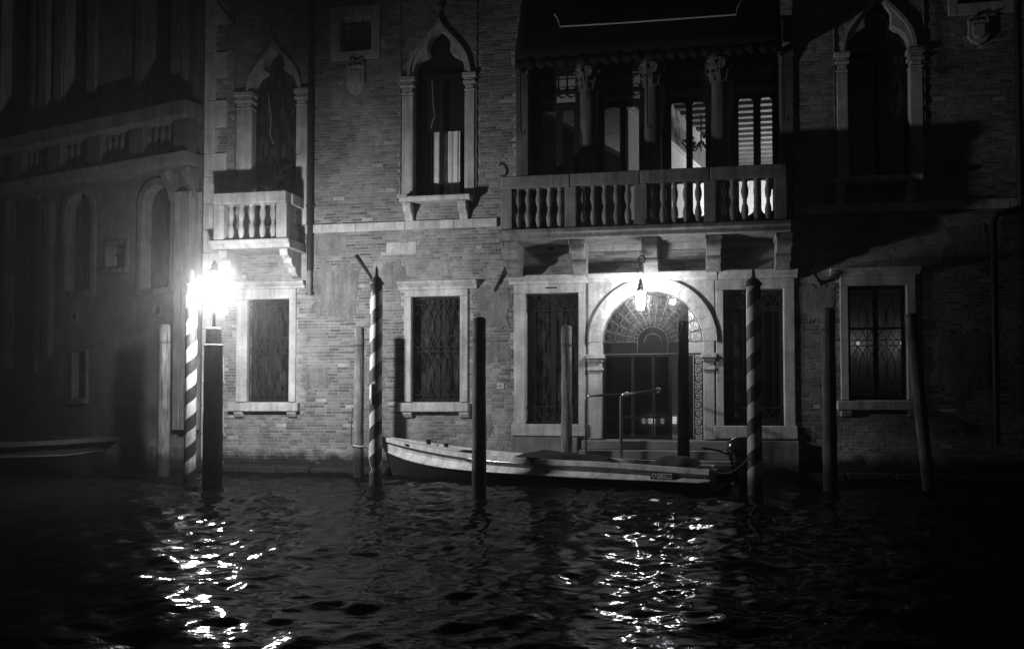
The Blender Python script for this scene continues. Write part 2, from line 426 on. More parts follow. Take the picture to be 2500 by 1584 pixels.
# lower row
r = RECT(605, 707, 731, 981); lower_window('window', 'grilled window beside the street lamp', r, (X(579), X(724)), (X(562, .2), X(738, .2), Z(706, 655), Z(690, 655)), (X(556, .17), X(727, .17), Z(1004, 640, .1), Z(983, 640, .1)))
r = RECT(1005, 1124, 724, 981); lower_window('window', 'grilled window between the striped pole and the tall pile', r, (X(988), X(1143)), (X(968, .2), X(1160, .2), Z(707, 1065), Z(687, 1065)), (X(969, .17), X(1143, .17), Z(1005, 1060, .1), Z(983, 1060, .1)))
RW = RECT(2071, 2214, 697, 976); lower_window('window', 'grilled window with a lit room behind it', RW, (X(2051), X(2236)), (X(2030, .2), X(2252, .2), Z(672, 2140), Z(654, 2140)), (X(2043, .17), X(2229, .17), Z(1001, 2140, .1), Z(978, 2140, .1)), lit=True)

# small square window high up, and its twin at the far end
def small_window(op, fr, label):
    w = part('small_window'); w['label'] = label
    x0, x1, z0, z1 = op; a, b, c, d = fr; HOLES.append(rp(*op)); STONES.append(rp(*fr))
    for q in ((a, x0, c, d), (x1, b, c, d), (x0, x1, z1, d), (x0, x1, c, z0)):
        MB().box(q[0], q[1], -.05, .3, q[2], q[3])  .build('frame_stone', 'stone', w, bevel=.01)
    g = MB()
    for k in (1, 2): g.tube([(x0 + (x1 - x0) * k / 3, .05, z0), (x0 + (x1 - x0) * k / 3, .05, z1)], .013, 6)
    for k in (1, 2): g.tube([(x0, .075, z0 + (z1 - z0) * k / 3), (x1, .075, z0 + (z1 - z0) * k / 3)], .013, 6)
    g.build('grille', 'iron', w)
    MB().box(x0, x1, .24, .25, z0, z1).build('pane', 'frosted_dark', w)
small_window(RECT(831, 908, 45, 126), RECT(809, 929, 17, 147), 'small barred window above the coat of arms')
small_window(RECT(2336, 2450, -90, 8), RECT(2313, 2473, -115, 36), 'small barred window at the far end')

# coats of arms
def arms(px, py0, py1, label, half):
    cx = X(px); z1, z0 = Z(py0, px), Z(py1, px); h = z1 - z0
    o = part('coat_of_arms'); o['label'] = label
    sh = [(-.95, 1), (-.6, .93), (-.3, 1.0), (0, .95), (.3, 1.0), (.6, .93), (.95, 1), (.9, .6), (.98, .35), (.7, .15), (.35, .07), (0, 0), (-.35, .07), (-.7, .15), (-.98, .35), (-.9, .6)]
    MB().prism([(cx + a * half, z0 + b * h) for a, b in sh], -.07, .02).build('shield', 'stone', o, bevel=.015)
    MB().prism([(cx + a * half * .62, z0 + (b * .62 + .2) * h) for a, b in sh], -.10, -.06).build('relief', 'stone', o, bevel=.02)
    hk = MB()
    for s in (-1, 1): hk.tube([(cx + s * half * .9, -.06, z1 - .02), (cx + s * half * .5, -.13, z1 + .05), (cx + s * half * .15, -.1, z1 + .03), (cx, -.05, z1 + .13)], .028, 6)
    hk.build('scroll', 'stone_dark', o)
arms(867, 158, 235, 'shield below the small barred window', .23)
arms(2400, 48, 112, 'worn shield at the far end', .22)

# ---- gothic ogee windows ----------------------------------------------------
TRE = [(1, 0), (.985, .25), (.90, .48), (.75, .66), (.56, .76), (.42, .86), (.46, 1.04), (.44, 1.24), (.35, 1.42), (.2, 1.6), (0, 1.76)]
OGE = [(1.21, 0), (1.18, .32), (1.07, .66), (.88, .98), (.64, 1.27), (.39, 1.54), (.21, 1.75), (.08, 1.96), (0, 2.17)]
def gothic(label, pxl, pxr, py_spring, py_bot, jl, jr, sill=None, curtain=False, apex_z=None):
    pm = (pxl + pxr) / 2
    g = part('gothic_window'); g['label'] = label
    x0, x1 = X(pxl, 0, 350), X(pxr, 0, 350); cx = (x0 + x1) / 2; hw = (x1 - x0) / 2
    zs, zb = Z(py_spring, pm), Z(py_bot, pm)
    inn = resample([(cx - a * hw, zs + b * hw, 0) for a, b in TRE], 30); out = resample([(cx - a * hw, zs + b * hw, 0) for a, b in OGE], 30)
    L = [(p[0], p[1]) for p in inn]; O = [(p[0], p[1]) for p in out]
    Rr = [(2 * cx - x, z) for x, z in L]; Or = [(2 * cx - x, z) for x, z in O]
    HOLES.append([(x0 - .03, zb), (x1 + .03, zb), (x1 + .03, zs)] + [(2 * cx - p[0], p[1]) for p in resample([(cx - a * hw * 1.05, zs + b * hw * 1.02, 0) for a, b in OGE], 12)][:-1] + [(p[0], p[1]) for p in reversed(resample([(cx - a * hw * 1.05, zs + b * hw * 1.02, 0) for a, b in OGE], 12))] + [(x0 - .03, zs)])
    wl_, wr_ = x0 - X(jl, 0, 350), X(jr, 0, 350) - x1
    STONES.append([(x0 - wl_, zb), (x1 + wr_, zb), (x1 + wr_, zs)] + list(Or)[1:] + list(reversed(O))[1:-1] + [(x0 - wl_, zs)])
    for A, B in ((L, O), (Rr, Or)):
        MB().strip(A, B, -.04, .27).build('arch_stone', 'stone', g)
    def moved(line, k): return [(cx + (x - cx) * k, zs + (z - zs) * (1 + (k - 1) * .75)) for x, z in line]
    for B in (O, Or):
        MB().strip(moved(B, .93), moved(B, 1.03), -.10, -.03).build('arch_moulding', 'stone', g)
    for s, a, b in ((0, x0 - wl_, x0), (1, x1, x1 + wr_)):
        m = MB().box(a, b, -.05, .27, zb, zs - .42)
        m.build('jamb', 'stone', g, bevel=.02)
        c = MB(); bz = zs - .42
        c.box(a - .01, b + .01, -.07, .27, bz, bz + .06); c.box(a + .02, b - .02, -.06, .27, bz + .06, bz + .16)
        c.box(a - .03, b + .03, -.10, .27, bz + .16, bz + .24); c.box(a, b, -.08, .27, bz + .24, bz + .30); c.box(a - .045, b + .045, -.12, .27, bz + .30, bz + .42)
        c.build('capital', 'stone', g, bevel=.018)
        MB().box(a - .008, b + .008, -.07, .27, zb, zb + .13).build('base_block', 'stone', g, bevel=.015)
    za = zs + 2.17 * hw
    fin = MB().lathe([(.03, -.1), (.055, 0), (.03, .08), (.08, .16), (.11, .24), (.06, .32), (.1, .38), (.04, .46), (.01, .52)], (cx, -.06, za), 10)
    fin.build('finial', 'stone_dark', g, smooth=True)
    # rope moulding of the surrounding rectangle
    for xx in (x0 - wl_ - .035, x1 + wr_ + .035):
        t = MB(); n = 60
        t.tube([(xx + .008 * math.sin(i * 2.1), -.02 + .008 * math.cos(i * 2.1), zb + (ZT - .6 - zb) * i / n) for i in range(n + 1)], .02, 6)
        t.build('rope_moulding', 'stone_dark', g, smooth='all')
    # timber frame, glass
    c = MB(); xm = cx
    for a, b in ((x0, x0 + .06), (xm - .045, xm + .045), (x1 - .06, x1)): c.box(a, b, .19, .24, zb, zs - .02)
    c.box(x0, x1, .188, .242, zs - .02, zs + .07); c.box(x0, x1, .188, .242, zb, zb + .10)
    c.build('casement', 'wood_dark', g)
    MB().box(x0 - .02, x1 + .02, .26, .268, zb, za - .1).build('pane', 'glass' if curtain else 'dark_glass', g)
    if curtain:
        zc = Z(319, pm)
        MB().box(x0 - .02, x1 + .02, .34, .35, zc, za).build('blind', 'blind', g)
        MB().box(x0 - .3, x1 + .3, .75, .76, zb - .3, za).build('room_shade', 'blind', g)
        xc0, xc1 = X(1058, -.3), X(1122, -.3); n = 56; A = []; 
        mm = MB(); vs = []
        for i in range(n + 1):
            t = i / n; x = xc0 + (xc1 - xc0) * t; y = .295 + .014 * math.sin(t * 27) + .006 * math.sin(t * 61)
            vs += [(x, y, zb + .02), (x + .01 * math.sin(t * 9), y, zc + .05)]
        mm.add(vs, [(2 * i, 2 * i + 2, 2 * i + 3, 2 * i + 1) for i in range(n)])
        mm.build('curtain', 'curtain', g, smooth='all')
    if sill:
        a, b, pz0, pz1, zbk = sill
        MB().profile_x([(.1, zb), (-.36, zb), (-.36, zb - .05), (-.33, zb - .12), (.1, zb - .12)], a, b).build('sill', 'stone', g, bevel=.012)
        for bx in (a + .06, b - .30):
            MB().profile_x([(.02, zb - .122), (-.30, zb - .122), (-.30, zb - .2), (-.24, zb - .32), (-.12, zb - .40), (-.08, zb - .52), (.02, zb - .54)], bx, bx + .2).build('bracket', 'stone', g, bevel=.02)
    return g, cx, hw, zb, zs
G1 = gothic('ogee window above the small balcony', 616, 724, 222, 600, 578, 751)
G2 = gothic('ogee window with drawn black blind and pale curtain', 1010, 1135, 184, 484, 982, 1160, sill=(X(972, .36), X(1146, .36), 0, 0, 0), curtain=True)
G3 = gothic('dark ogee window at the far end', 2072, 2222, 124, 437, 2043, 2255, sill=(X(2036, .2), X(2256, .2), 0, 0, 0))
# cords hanging in the two windows
for gw, pts in ((G2, [(1055, 198), (1057, 240), (1061, 288), (1056, 296), (1053, 314)]), (G1, [(655, 232), (662, 290), (659, 330), (668, 352)])):
    MB().tube([P(a, b, -.15) for a, b in pts], .012, 6).build('blind_cord', 'cord', gw[0])
# plants on the small balcony are added further down

# ---- stone string course, corner pilaster and quoins ------------------------
XE = XR
zs0, zs1 = Z(562, 1000), Z(541, 1000)
sc_ = part('string_course')
xa = XL
cuts = [XL + .62, X(640), X(765), X(870), X(990), X(1110), X(1215), X(1960), X(2120), X(2290), X(2470), XR]
prev = XL + .62
for c in cuts[1:]:
    if not (X(1216) - .01 < (prev + c) / 2 < X(1955)):
        MB().box(prev + .003, c - .003, -.075, .05, zs0, zs1).build('string_stone', 'stone', sc_, bevel=.01)
    prev = c
STONES.append(rp(XL, X(1222), zs0, zs1)); STONES.append(rp(X(1950), XR, zs0, zs1))
q = part('corner_pilaster')
zq = -.3; k = 0
while zq < ZT - .1:
    h = .56 + .05 * ((k * 7) % 3); wq = .26 if k % 2 else .56
    MB().box(XL - .02, XL + wq, -.045 - .004 * (k % 3), .2, zq + .003, min(zq + h, ZT) - .003).build('quoin', 'stone', q, bevel=.014)
    STONES.append(rp(XL, XL + wq - .03, zq, zq + h)); zq += h; k += 1
STONES.append(rp(XL, XL + .3, -1, ZT))
# inset stone tablet and house number tile
tb = RECT(943, 1017, 591, 619); MB().box(tb[0], tb[1], -.012, .05, tb[2], tb[3]).build('wall_tablet', 'stone', PAL, bevel=.006); STONES.append(rp(*tb))
nt_ = RECT(1214, 1231, 935, 949); npz = MB().box(nt_[0], nt_[1], -.03, .05, nt_[2], nt_[3]).build('number_tile', 'stone', PAL, bevel=.004)
MB().box(nt_[0] + .03, nt_[1] - .03, -.033, -.025, nt_[2] + .025, nt_[3] - .03).build('tile_face', 'plate', npz)
for i in range(3):
    MB().box(nt_[0] + .04 + .026 * i, nt_[0] + .052 + .026 * i, -.036, -.03, nt_[2] + .04, nt_[3] - .045).build('digit_mark', 'ink', npz)
hb = RECT(1338, 1351, 600, 611); HOLES.append(rp(*hb)); MB().box(hb[0] - .02, hb[1] + .02, .1, .12, hb[2] - .02, hb[3] + .02).build('putlog_hole', 'ink', PAL)

# ---- the water gate with its two side bays ----------------------------------
WG = part('water_gate')
cz0, cz1 = Z(688, 1590), Z(667, 1590)
zc_prev = [(X(1240, .2), X(1434, .2)), (X(1434, .2), X(1752, .2)), (X(1754, .2), X(1950, .2))]
for i, (a, b) in enumerate(zc_prev):
    p = .24 + (.03 if i == 1 else 0)
    MB().profile_x([(.1, cz0), (-.10, cz0), (-.12, cz0 + .06), (-p + .04, cz0 + .1), (-p, cz0 + .15), (-p, cz1), (.1, cz1 + .02)], a + .002, b - .002).build('cornice', 'stone', WG, bevel=.008)
STONES.append(rp(X(1256), X(1940), -1, cz1))
def side_bay(px0, px1, t, bt, fr0, fr1, lit, label, fz0):
    w = empty('barred_bay', parent=PAL); w['label'] = label
    x0, x1, z0, z1 = RECT(px0, px1, t, bt); f0, f1 = X(fr0), X(fr1); HOLES.append(rp(x0, x1, z0, z1))
    zs = Z(fz0, (px0 + px1) / 2)
    MB().box(f0, x0, -.06, .34, z0, z1).build('jamb', 'stone', w, bevel=.012)
    MB().box(x1, f1, -.06, .34, z0, z1).build('jamb', 'stone', w, bevel=.012)
    MB().box(f0, f1, -.064, .34, z1, cz0).build('lintel', 'stone', w, bevel=.01)
    MB().box(f0 - .05, f1 + .04, -.12, .34, zs, z0).build('sill', 'stone', w, bevel=.015)
    MB().box((x0 + x1) / 2 - .13, (x0 + x1) / 2 + .12, -.075, -.06, z1 + .10, z1 + .13).build('letter_slot', 'iron', w)
    # simple bars with curved tops and timber leaves behind
    g = MB()
    for zz in (z0 + .04, z0 + .38, z1 - .38, z1 - .04): g.tube([(x0, .08, zz), (x1, .08, zz)], .014, 6)
    n = 6
    for k in range(1, n): g.tube([(x0 + (x1 - x0) * k / n, .08, z0), (x0 + (x1 - x0) * k / n, .08, z1)], .006, 5)
    for za, zb in ((z0 + .04, z0 + .38), (z1 - .38, z1 - .04)):
        for k in range(n):
            a = x0 + (x1 - x0) * k / n; b = x0 + (x1 - x0) * (k + 1) / n
            g.tube([(a, .085, za), (b, .085, zb)], .008, 5); g.tube([(b, .075, za), (a, .075, zb)], .008, 5)
    g.build('grille', 'iron', w)
    c = MB()
    for a, b in ((x0, x0 + .12), ((x0 + x1) / 2 - .06, (x0 + x1) / 2 + .06), (x1 - .08, x1)): c.box(a, b, .22, .28, z0, z1)
    for a, b in ((z0, z0 + .16), (z1 - .1, z1)): c.box(x0, x1, .223, .277, a, b)
    if lit: c.box(x0, x1, .223, .277, z1 - .46, z1 - .38)
    c.build('casement', 'wood_dark', w)
    for a, b in ((x0 + .1, (x0 + x1) / 2 - .05), ((x0 + x1) / 2 + .05, x1 - .06)):
        MB().box(a, b, .245, .252, z0 + .1, z1 - .06).build('pane', 'glass_dirty' if lit else 'dark_glass', w)
    return x0, x1, z0, z1
LB = side_bay(1283, 1413, 716, 1035, 1256, 1430, False, 'dark bay beside the arch with a stone frame', 1064)
RB = side_bay(1767, 1914, 706, 1039, 1748, 1940, True, 'bay behind the striped pole by the outboard motor', 1071)
# arch
acx = X(1592); arad = (X(1716) - X(1468)) / 2; azc = Z(834, 1592); azi = Z(864, 1592); azb = Z(1072, 1592)
ax0, ax1 = acx - arad, acx + arad
def arc(r_, n=24, a0=0, a1=180): return [(acx + r_ * math.cos(R(a1 + (a0 - a1) * i / n)), azc + r_ * math.sin(R(a1 + (a0 - a1) * i / n))) for i in range(n + 1)]
HOLES.append([(ax0, azb), (ax1, azb), (ax1, azc)] + list(reversed(arc(arad)))[1:-1] + [(ax0, azc)])
# voussoirs, each a stone of its own
nv = 15
for i in range(nv):
    a0, a1 = 180 - 180 * i / nv - .15, 180 - 180 * (i + 1) / nv + .15
    A = arc(arad, 4, a1, a0); B = arc(arad + .235, 4, a1, a0)
    MB().strip(A, B, -.075, .36).build('voussoir', 'stone', WG)
MB().strip(arc(arad + .225, 36), arc(arad + .285, 36), -.115, .05).build('arch_moulding', 'stone', WG)
# spandrels: flat slab with the arch cut out
zt_ = cz0; sx0, sx1 = X(1437), X(1744)
for sgn in (-1, 1):
    edge = sx0 if sgn < 0 else sx1
    A = []; B = []
    for i in range(19):
        ang = R(90 + 90 * i / 18) if sgn < 0 else R(90 - 90 * i / 18)
        rr = arad + .23; px_, pz_ = acx + rr * math.cos(ang), azc + rr * math.sin(ang)
        A.append((px_, pz_)); B.append((acx + (edge - acx) * min(1, i / 9), zt_ - max(0, i - 9) / 9 * (zt_ - azc)))
    MB().strip(A, B, -.045, .2).build('spandrel', 'stone', WG)
for s, a, b in ((-1, X(1437), ax0), (1, ax1, X(1744))):
    MB().box(a, b, -.06, .36, azb, azi - .36).build('pilaster', 'stone', WG, bevel=.012)
    MB().box(a, b, -.07, .36, azi, azc).build('impost_block', 'stone', WG, bevel=.01)
    c = MB(); z = azi
    c.box(a - .05, b + .05, -.17, .362, z - .10, z); c.box(a - .02, b + .02, -.11, .361, z - .17, z - .10); c.box(a + .004, b - .004, -.075, .36, z - .28, z - .17); c.box(a - .02, b + .02, -.10, .362, z - .36, z - .28)
    c.build('capital', 'stone', WG, bevel=.012)
    e = (X(1430), a) if s < 0 else (b, X(1748))
    MB().box(e[0], e[1], -.035, .3, azb, cz0).build('strip_stone', 'stone_dark', WG)
# fanlight ironwork: hub, spokes, scrolls
fy = .14
fan = MB(); hubr = .33
fan.tube([(ax0, fy, azi), (ax1, fy, azi)], .022, 6)
for rr in (hubr, hubr * .55, hubr * 1.25, arad - .03): fan.tube([(acx + rr * math.cos(R(a)), fy, azc + rr * math.sin(R(a))) for a in range(0, 181, 9)], .010, 6)
nsp = 13
for k in range(nsp + 1):
    a = R(180 * k / nsp)
    fan.tube([(acx + hubr * math.cos(a), fy, azc + hubr * math.sin(a)), (acx + arad * math.cos(a), fy, azc + arad * math.sin(a))], .011, 5)
fan.tube([(acx + hubr * math.cos(0), fy, azi), (acx + hubr, fy, azc)], .012, 5); fan.tube([(acx - hubr, fy, azi), (acx - hubr, fy, azc)], .012, 5)
def spiral(mb, cx, cz, r0, a0, turns, y, rad, sgn=1):
    n = int(16 * turns)
    mb.tube([(cx + r0 * (1 - .8 * i / n) * math.cos(a0 + sgn * 2 * math.pi * turns * i / n), y, cz + r0 * (1 - .8 * i / n) * math.sin(a0 + sgn * 2 * math.pi * turns * i / n)) for i in range(n + 1)], rad, 5)
for k in range(nsp):
    a = R(180 * (k + .5) / nsp); ca, sa = math.cos(a), math.sin(a)
    for rr, sz in ((arad * .86, .125), (arad * .66, .095), (arad * .47, .06)):
        cx_, cz_ = acx + rr * ca, azc + rr * sa
        fan.tube([(cx_ + sz * math.cos(t), fy, cz_ + sz * math.sin(t)) for t in [2 * math.pi * q_ / 14 for q_ in range(14)]], .009, 5, closed=True)
        for sg in (1, -1): spiral(fan, cx_ + sg * sz * .45 * -sa, cz_ + sg * sz * .45 * ca, sz * .5, a + (0 if sg > 0 else math.pi), 1.3, fy, .007, sg)
fan.build('fanlight_ironwork', 'fan_iron', WG)
# gate leaves: left leaf shut with dark glass, right leaf ironwork standing open
lf = MB(); xm = acx + arad * .36
for a, b in ((ax0, ax0 + .06), (ax0 + .65, ax0 + .68), (acx - .015, acx + .03), (xm - .05, xm + .02)): lf.box(a, b, .16, .22, azb, azi - .03)
for z in (azb, azb + .45): lf.box(ax0, xm, .163, .217, z, z + .05)
lf.build('gate_leaf', 'wood_dark', WG)
for a, b in ((ax0 + .05, ax0 + .63), (ax0 + .69, acx - .02), (acx + .04, xm - .04)): MB().box(a, b, .188, .193, azb + .05, azi - .05).build('pane', 'glass_dirty', WG)
ol = MB(); xo0, xo1 = X(1692), ax1 - .02
ol.box(X(1680), X(1691), .14, .26, azb, azi - .03)
for x in (xo0 + .02, xo1 - .01): ol.tube([(x, .18, azb), (x, .18, azi)], .014, 6)
zz = azb + .18; k = 0
while zz < azi - .1:
    spiral(ol, (xo0 + xo1) / 2, zz, .085, math.pi * (k % 2), 1.5, .18, .011, 1 if k % 2 else -1)
    ol.tube([((xo0 + xo1) / 2 + .085 * math.cos(t), .185, zz + .085 * math.sin(t)) for t in [2 * math.pi * q_ / 12 for q_ in range(12)]], .008, 5, closed=True)
    zz += .19; k += 1
ol.build('open_gate_leaf', 'iron', WG)
# steps down to the water
st = part('water_steps')
for i in range(5):
    zt = azb - .02 - .19 * i
    MB().box(X(1425) - .02 * i, X(1775) + .02 * i, -.06 - .36 * (i + 1), -.07 - .36 * i if i else .36, zt - .19, zt).build('step', 'floor', st, bevel=.015)
MB().box(X(1256) - .05, X(1425) - .13, -.22, .0, -.6, Z(1066)).build('plinth', 'stone_dark', st, bevel=.01)
MB().box(X(1775) + .13, X(1940) + .05, -.22, .0, -.6, Z(1071)).build('plinth', 'stone_dark', st, bevel=.01)

# hall behind the gate: real room with a lamp and a lit side wall
H = part('entrance_hall')
hx0, hx1, hy1 = X(1450) - .5, ax1 + .16, 9.0
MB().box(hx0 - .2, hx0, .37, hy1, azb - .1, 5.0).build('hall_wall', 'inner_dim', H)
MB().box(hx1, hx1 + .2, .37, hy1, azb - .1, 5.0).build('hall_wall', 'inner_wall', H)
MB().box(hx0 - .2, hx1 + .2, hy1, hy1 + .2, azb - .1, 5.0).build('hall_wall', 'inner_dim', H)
MB().box(hx0 - .2, hx1 + .2, .37, hy1 + .2, 5.0, 5.15).build('hall_ceiling', 'beam', H)
MB().box(hx0 - .2, hx1 + .2, .362, hy1 + .2, azb - .25, azb - .005).build('hall_floor', 'floor', H)
for px_, ww, gs in ((1570, .05, 1.2), (1589, .09, 2.2), (1616, .05, 1.2), (1646, .06, .6)):
    a = P(px_, 1025, -8.7)
    for k in range(5): MB().box(a.x - ww, a.x + ww, 8.93, 8.99, a.z - .11 + .045 * k, a.z - .085 + .045 * k).build('lit_back_pane', glow('lit_pane_%d_%d' % (px_, k), gs), H)
pw0 = X(1681, -3.4); MB().box(pw0, hx1, 3.4, 3.5, azb - .05, 5.0).build('hall_partition', 'inner_wall', H)

# ---- loggia -----------------------------------------------------------------
LG = part('loggia')
lx0, lx1 = X(1291, 0, 300), X(1905, 0, 300); lz0 = Z(556, 1590) ; lz1 = Z(128, 1590)
HOLES.append(rp(lx0, lx1, lz0, lz1)); STONES.append(rp(X(1258), X(1940), lz0 - .5, lz1 + .6))
colx = [X(p_, 0, 300) for p_ in (1436, 1594, 1758)]
zcap0, zcap1 = Z(215, 1590), Z(142, 1590)
for cxx in colx:
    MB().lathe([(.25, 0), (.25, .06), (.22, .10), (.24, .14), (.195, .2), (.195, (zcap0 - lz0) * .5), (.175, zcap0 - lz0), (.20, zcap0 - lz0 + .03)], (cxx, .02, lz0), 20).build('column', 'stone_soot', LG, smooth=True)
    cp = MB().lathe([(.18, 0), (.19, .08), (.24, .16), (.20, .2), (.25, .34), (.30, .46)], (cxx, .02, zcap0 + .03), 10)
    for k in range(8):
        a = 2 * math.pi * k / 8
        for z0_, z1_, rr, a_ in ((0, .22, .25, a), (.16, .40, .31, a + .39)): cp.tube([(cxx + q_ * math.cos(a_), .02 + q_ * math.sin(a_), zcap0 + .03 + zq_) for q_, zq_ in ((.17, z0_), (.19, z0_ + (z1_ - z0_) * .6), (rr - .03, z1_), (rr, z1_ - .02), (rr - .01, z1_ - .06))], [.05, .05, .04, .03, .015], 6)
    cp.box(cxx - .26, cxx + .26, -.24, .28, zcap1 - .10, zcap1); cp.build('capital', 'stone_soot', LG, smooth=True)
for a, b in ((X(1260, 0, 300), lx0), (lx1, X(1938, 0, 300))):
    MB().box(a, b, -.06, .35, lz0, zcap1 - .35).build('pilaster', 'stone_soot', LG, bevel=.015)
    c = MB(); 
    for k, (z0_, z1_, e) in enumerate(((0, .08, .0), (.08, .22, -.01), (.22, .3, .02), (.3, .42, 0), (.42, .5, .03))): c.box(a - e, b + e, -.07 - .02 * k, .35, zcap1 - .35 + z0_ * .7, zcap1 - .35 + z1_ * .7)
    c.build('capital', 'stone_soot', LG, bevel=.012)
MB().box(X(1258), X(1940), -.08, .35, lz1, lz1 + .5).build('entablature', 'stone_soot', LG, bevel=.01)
# timber window frames per bay, with transom grid
bay_px = [((1323, 1358), (1374, 1402), 271, 188, 227), ((1476, 1516), (1530, 1560), 262, 177, 221), ((1639, 1675), (1691, 1722), 252, 166, 211), ((1803, 1839), (1857, 1885), 241, 155, 199)]
edges = [lx0] + colx + [lx1]; wy0, wy1 = .36, .44
for i, (pa, pb, ptop, g0, g1) in enumerate(bay_px):
    f = empty('loggia_window', parent=PAL); f['label'] = ['first loggia bay counted from the drainpipe side', 'second loggia bay, dim room behind', 'third loggia bay with a lit wall and frieze', 'fourth loggia bay with a lit beamed ceiling'][i]
    pm = (pa[0] + pb[1]) / 2; b0, b1 = edges[i] - .02, edges[i + 1] + .02
    xa0, xa1, xb0, xb1 = [X(v, -.4, 300) for v in (pa[0], pa[1], pb[0], pb[1])]
    zt, zg0, zg1 = Z(ptop, pm, -.4), Z(g0, pm, -.4), Z(g1, pm, -.4); zl = lz0
    zl2 = Z(ptop - 14, pm, -.4); zl3 = Z(g1 + 3, pm, -.4)
    fr = MB()
    for a, b in ((b0, xa0), (xa1, xb0), (xb1, b1)): fr.box(a, b, wy0, wy1, zl, zl2)
    fr.box(xa0, xa1, wy0, wy1, zt, zl2); fr.box(xb0, xb1, wy0, wy1, zt, zl2)
    fr.box(xa0, xa1, wy0, wy1, zl, zl + .26); fr.box(xb0, xb1, wy0, wy1, zl, zl + .26)
    for a, b in ((b0, xa0 - .03), (xb1 + .03, b1)): fr.box(a, b, wy0 + .002, wy1 - .002, zl2, lz1)
    fr.box(xa0 - .03, xb1 + .03, wy0 + .004, wy1 - .004, zg1 - .05, zg1 + .02); fr.box(xa0 - .03, xb1 + .03, wy0 + .004, wy1 - .004, zg0, lz1)
    for sx in ((xa0, xa1), (xb0, xb1)):                          # rounded upper corners
        for c_, sg in ((sx[0], 1), (sx[1], -1)):
            fr.prism([(c_, zt), (c_ + sg * .06, zt), (c_ + sg * .025, zt - .02), (c_ + sg * .008, zt - .045), (c_, zt - .08)], wy0 + .006, wy1 - .006)
            zb_ = zl + .26
            fr.prism([(c_, zb_), (c_ + sg * .12, zb_), (c_ + sg * .05, zb_ + .04), (c_ + sg * .012, zb_ + .09), (c_, zb_ + .15)], wy0 + .006, wy1 - .006)
    fr.build('window_frame', 'wood_dark', f)
    gr = MB()
    for k in range(1, 4): x = xa0 - .03 + (xb1 - xa0 + .06) * k / 4; gr.tube([(x, .40, zg1), (x, .40, zg0)], .012, 5)
    gr.tube([(xa0, .40, zg0 + (zg1 - zg0) * .18), (xb1, .40, zg0 + (zg1 - zg0) * .18)], .012, 5)
    for k in range(4):
        x = xa0 - .03 + (xb1 - xa0 + .06) * (k + .5) / 4; rr = (xb1 - xa0) / 8.4
        gr.tube([(x + rr * math.cos(t), .40, zg1 + .02 + 1.2 * rr * math.sin(t)) for t in [math.pi * q_ / 8 for q_ in range(9)]], .008, 5)
        gr.tube([(x + rr * math.cos(t), .40, zg1 - .05 - .9 * rr * math.sin(t)) for t in [math.pi * q_ / 8 for q_ in range(9)]], .012, 5)
    gr.build('transom_grid', 'iron', f)
    for a, b in ((xa0, xa1), (xb0, xb1)): MB().box(a - .01, b + .01, .398, .402, zl + .2, zt + .02).build('pane', 'glass', f)
    MB().box(xa0 - .03, xb1 + .03, .41, .414, zg1 - .35, zg0).build('transom_pane', 'frosted', f)
# rooms behind the loggia
RM = part('piano_nobile_room')
yB = 10.4; zF = lz0 - .03; zC = 9.25
w_a, w_b = P(1640, 255, -3.9), P(1720, 340, -7.2)
wdir = Vector((.81, 3.3, 0)).normalized()
wA = Vector((w_a.x, w_a.y, 0)) - wdir * ((w_a.y - .45) / wdir.y); wB = wA + wdir * ((yB - .45) / wdir.y)
def skew_wall(name, a, b, z0, z1, th, mat, parent):
    n = Vector((b.y - a.y, -(b.x - a.x), 0)).normalized() * th
    m = MB(); q4 = [a, b, b - n, a - n]
    m.add([(p.x, p.y, z0) for p in q4] + [(p.x, p.y, z1) for p in q4], [(0, 1, 2, 3), (7, 6, 5, 4), (0, 4, 5, 1), (1, 5, 6, 2), (2, 6, 7, 3), (3, 7, 4, 0)])
    return m.build(name, mat, parent)
nrm_ = Vector((wdir.y, -wdir.x, 0))
skew_wall('room_wall', wA, wB, zF, zC, .2, 'inner_wall', RM)
skew_wall('frieze', wA + nrm_ * .02, wB + nrm_ * .02, zC - .95, zC - .35, .03, 'beam', RM)
skew_wall('cornice_rail', wA + nrm_ * .10, wB + nrm_ * .10, zC - .35, zC - .02, .1, 'inner_dim', RM)
skew_wall('cornice_rail', wA + nrm_ * .06, wB + nrm_ * .06, zC - 1.03, zC - .95, .06, 'inner_wall', RM)
MB().box(-6.5, 3.6, yB, yB + .2, zF, zC).build('room_wall', 'inner_wall', RM)
MB().box(3.4, 3.6, .46, yB, zF, zC).build('room_wall', 'inner_wall', RM)
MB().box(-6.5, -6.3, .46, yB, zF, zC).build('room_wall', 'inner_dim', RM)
MB().box(-6.5, 3.6, .46, yB + .2, zF - .2, zF).build('room_floor', 'floor', RM)
MB().box(-6.5, 3.6, .46, yB + .2, zC + .12, zC + .25).build('room_ceiling', 'ceil', RM)
yy = 1.2
while yy < yB:
    MB().box(wA.x + (yy - .45) * wdir.x / wdir.y + .1, 3.4, yy, yy + .2, zC - .10, zC + .12).build('ceiling_beam', 'beam', RM); yy += .52
MB().box(-6.3, 3.4, .46, .6, lz1, zC + .12).build('room_wall', 'inner_dim', RM)
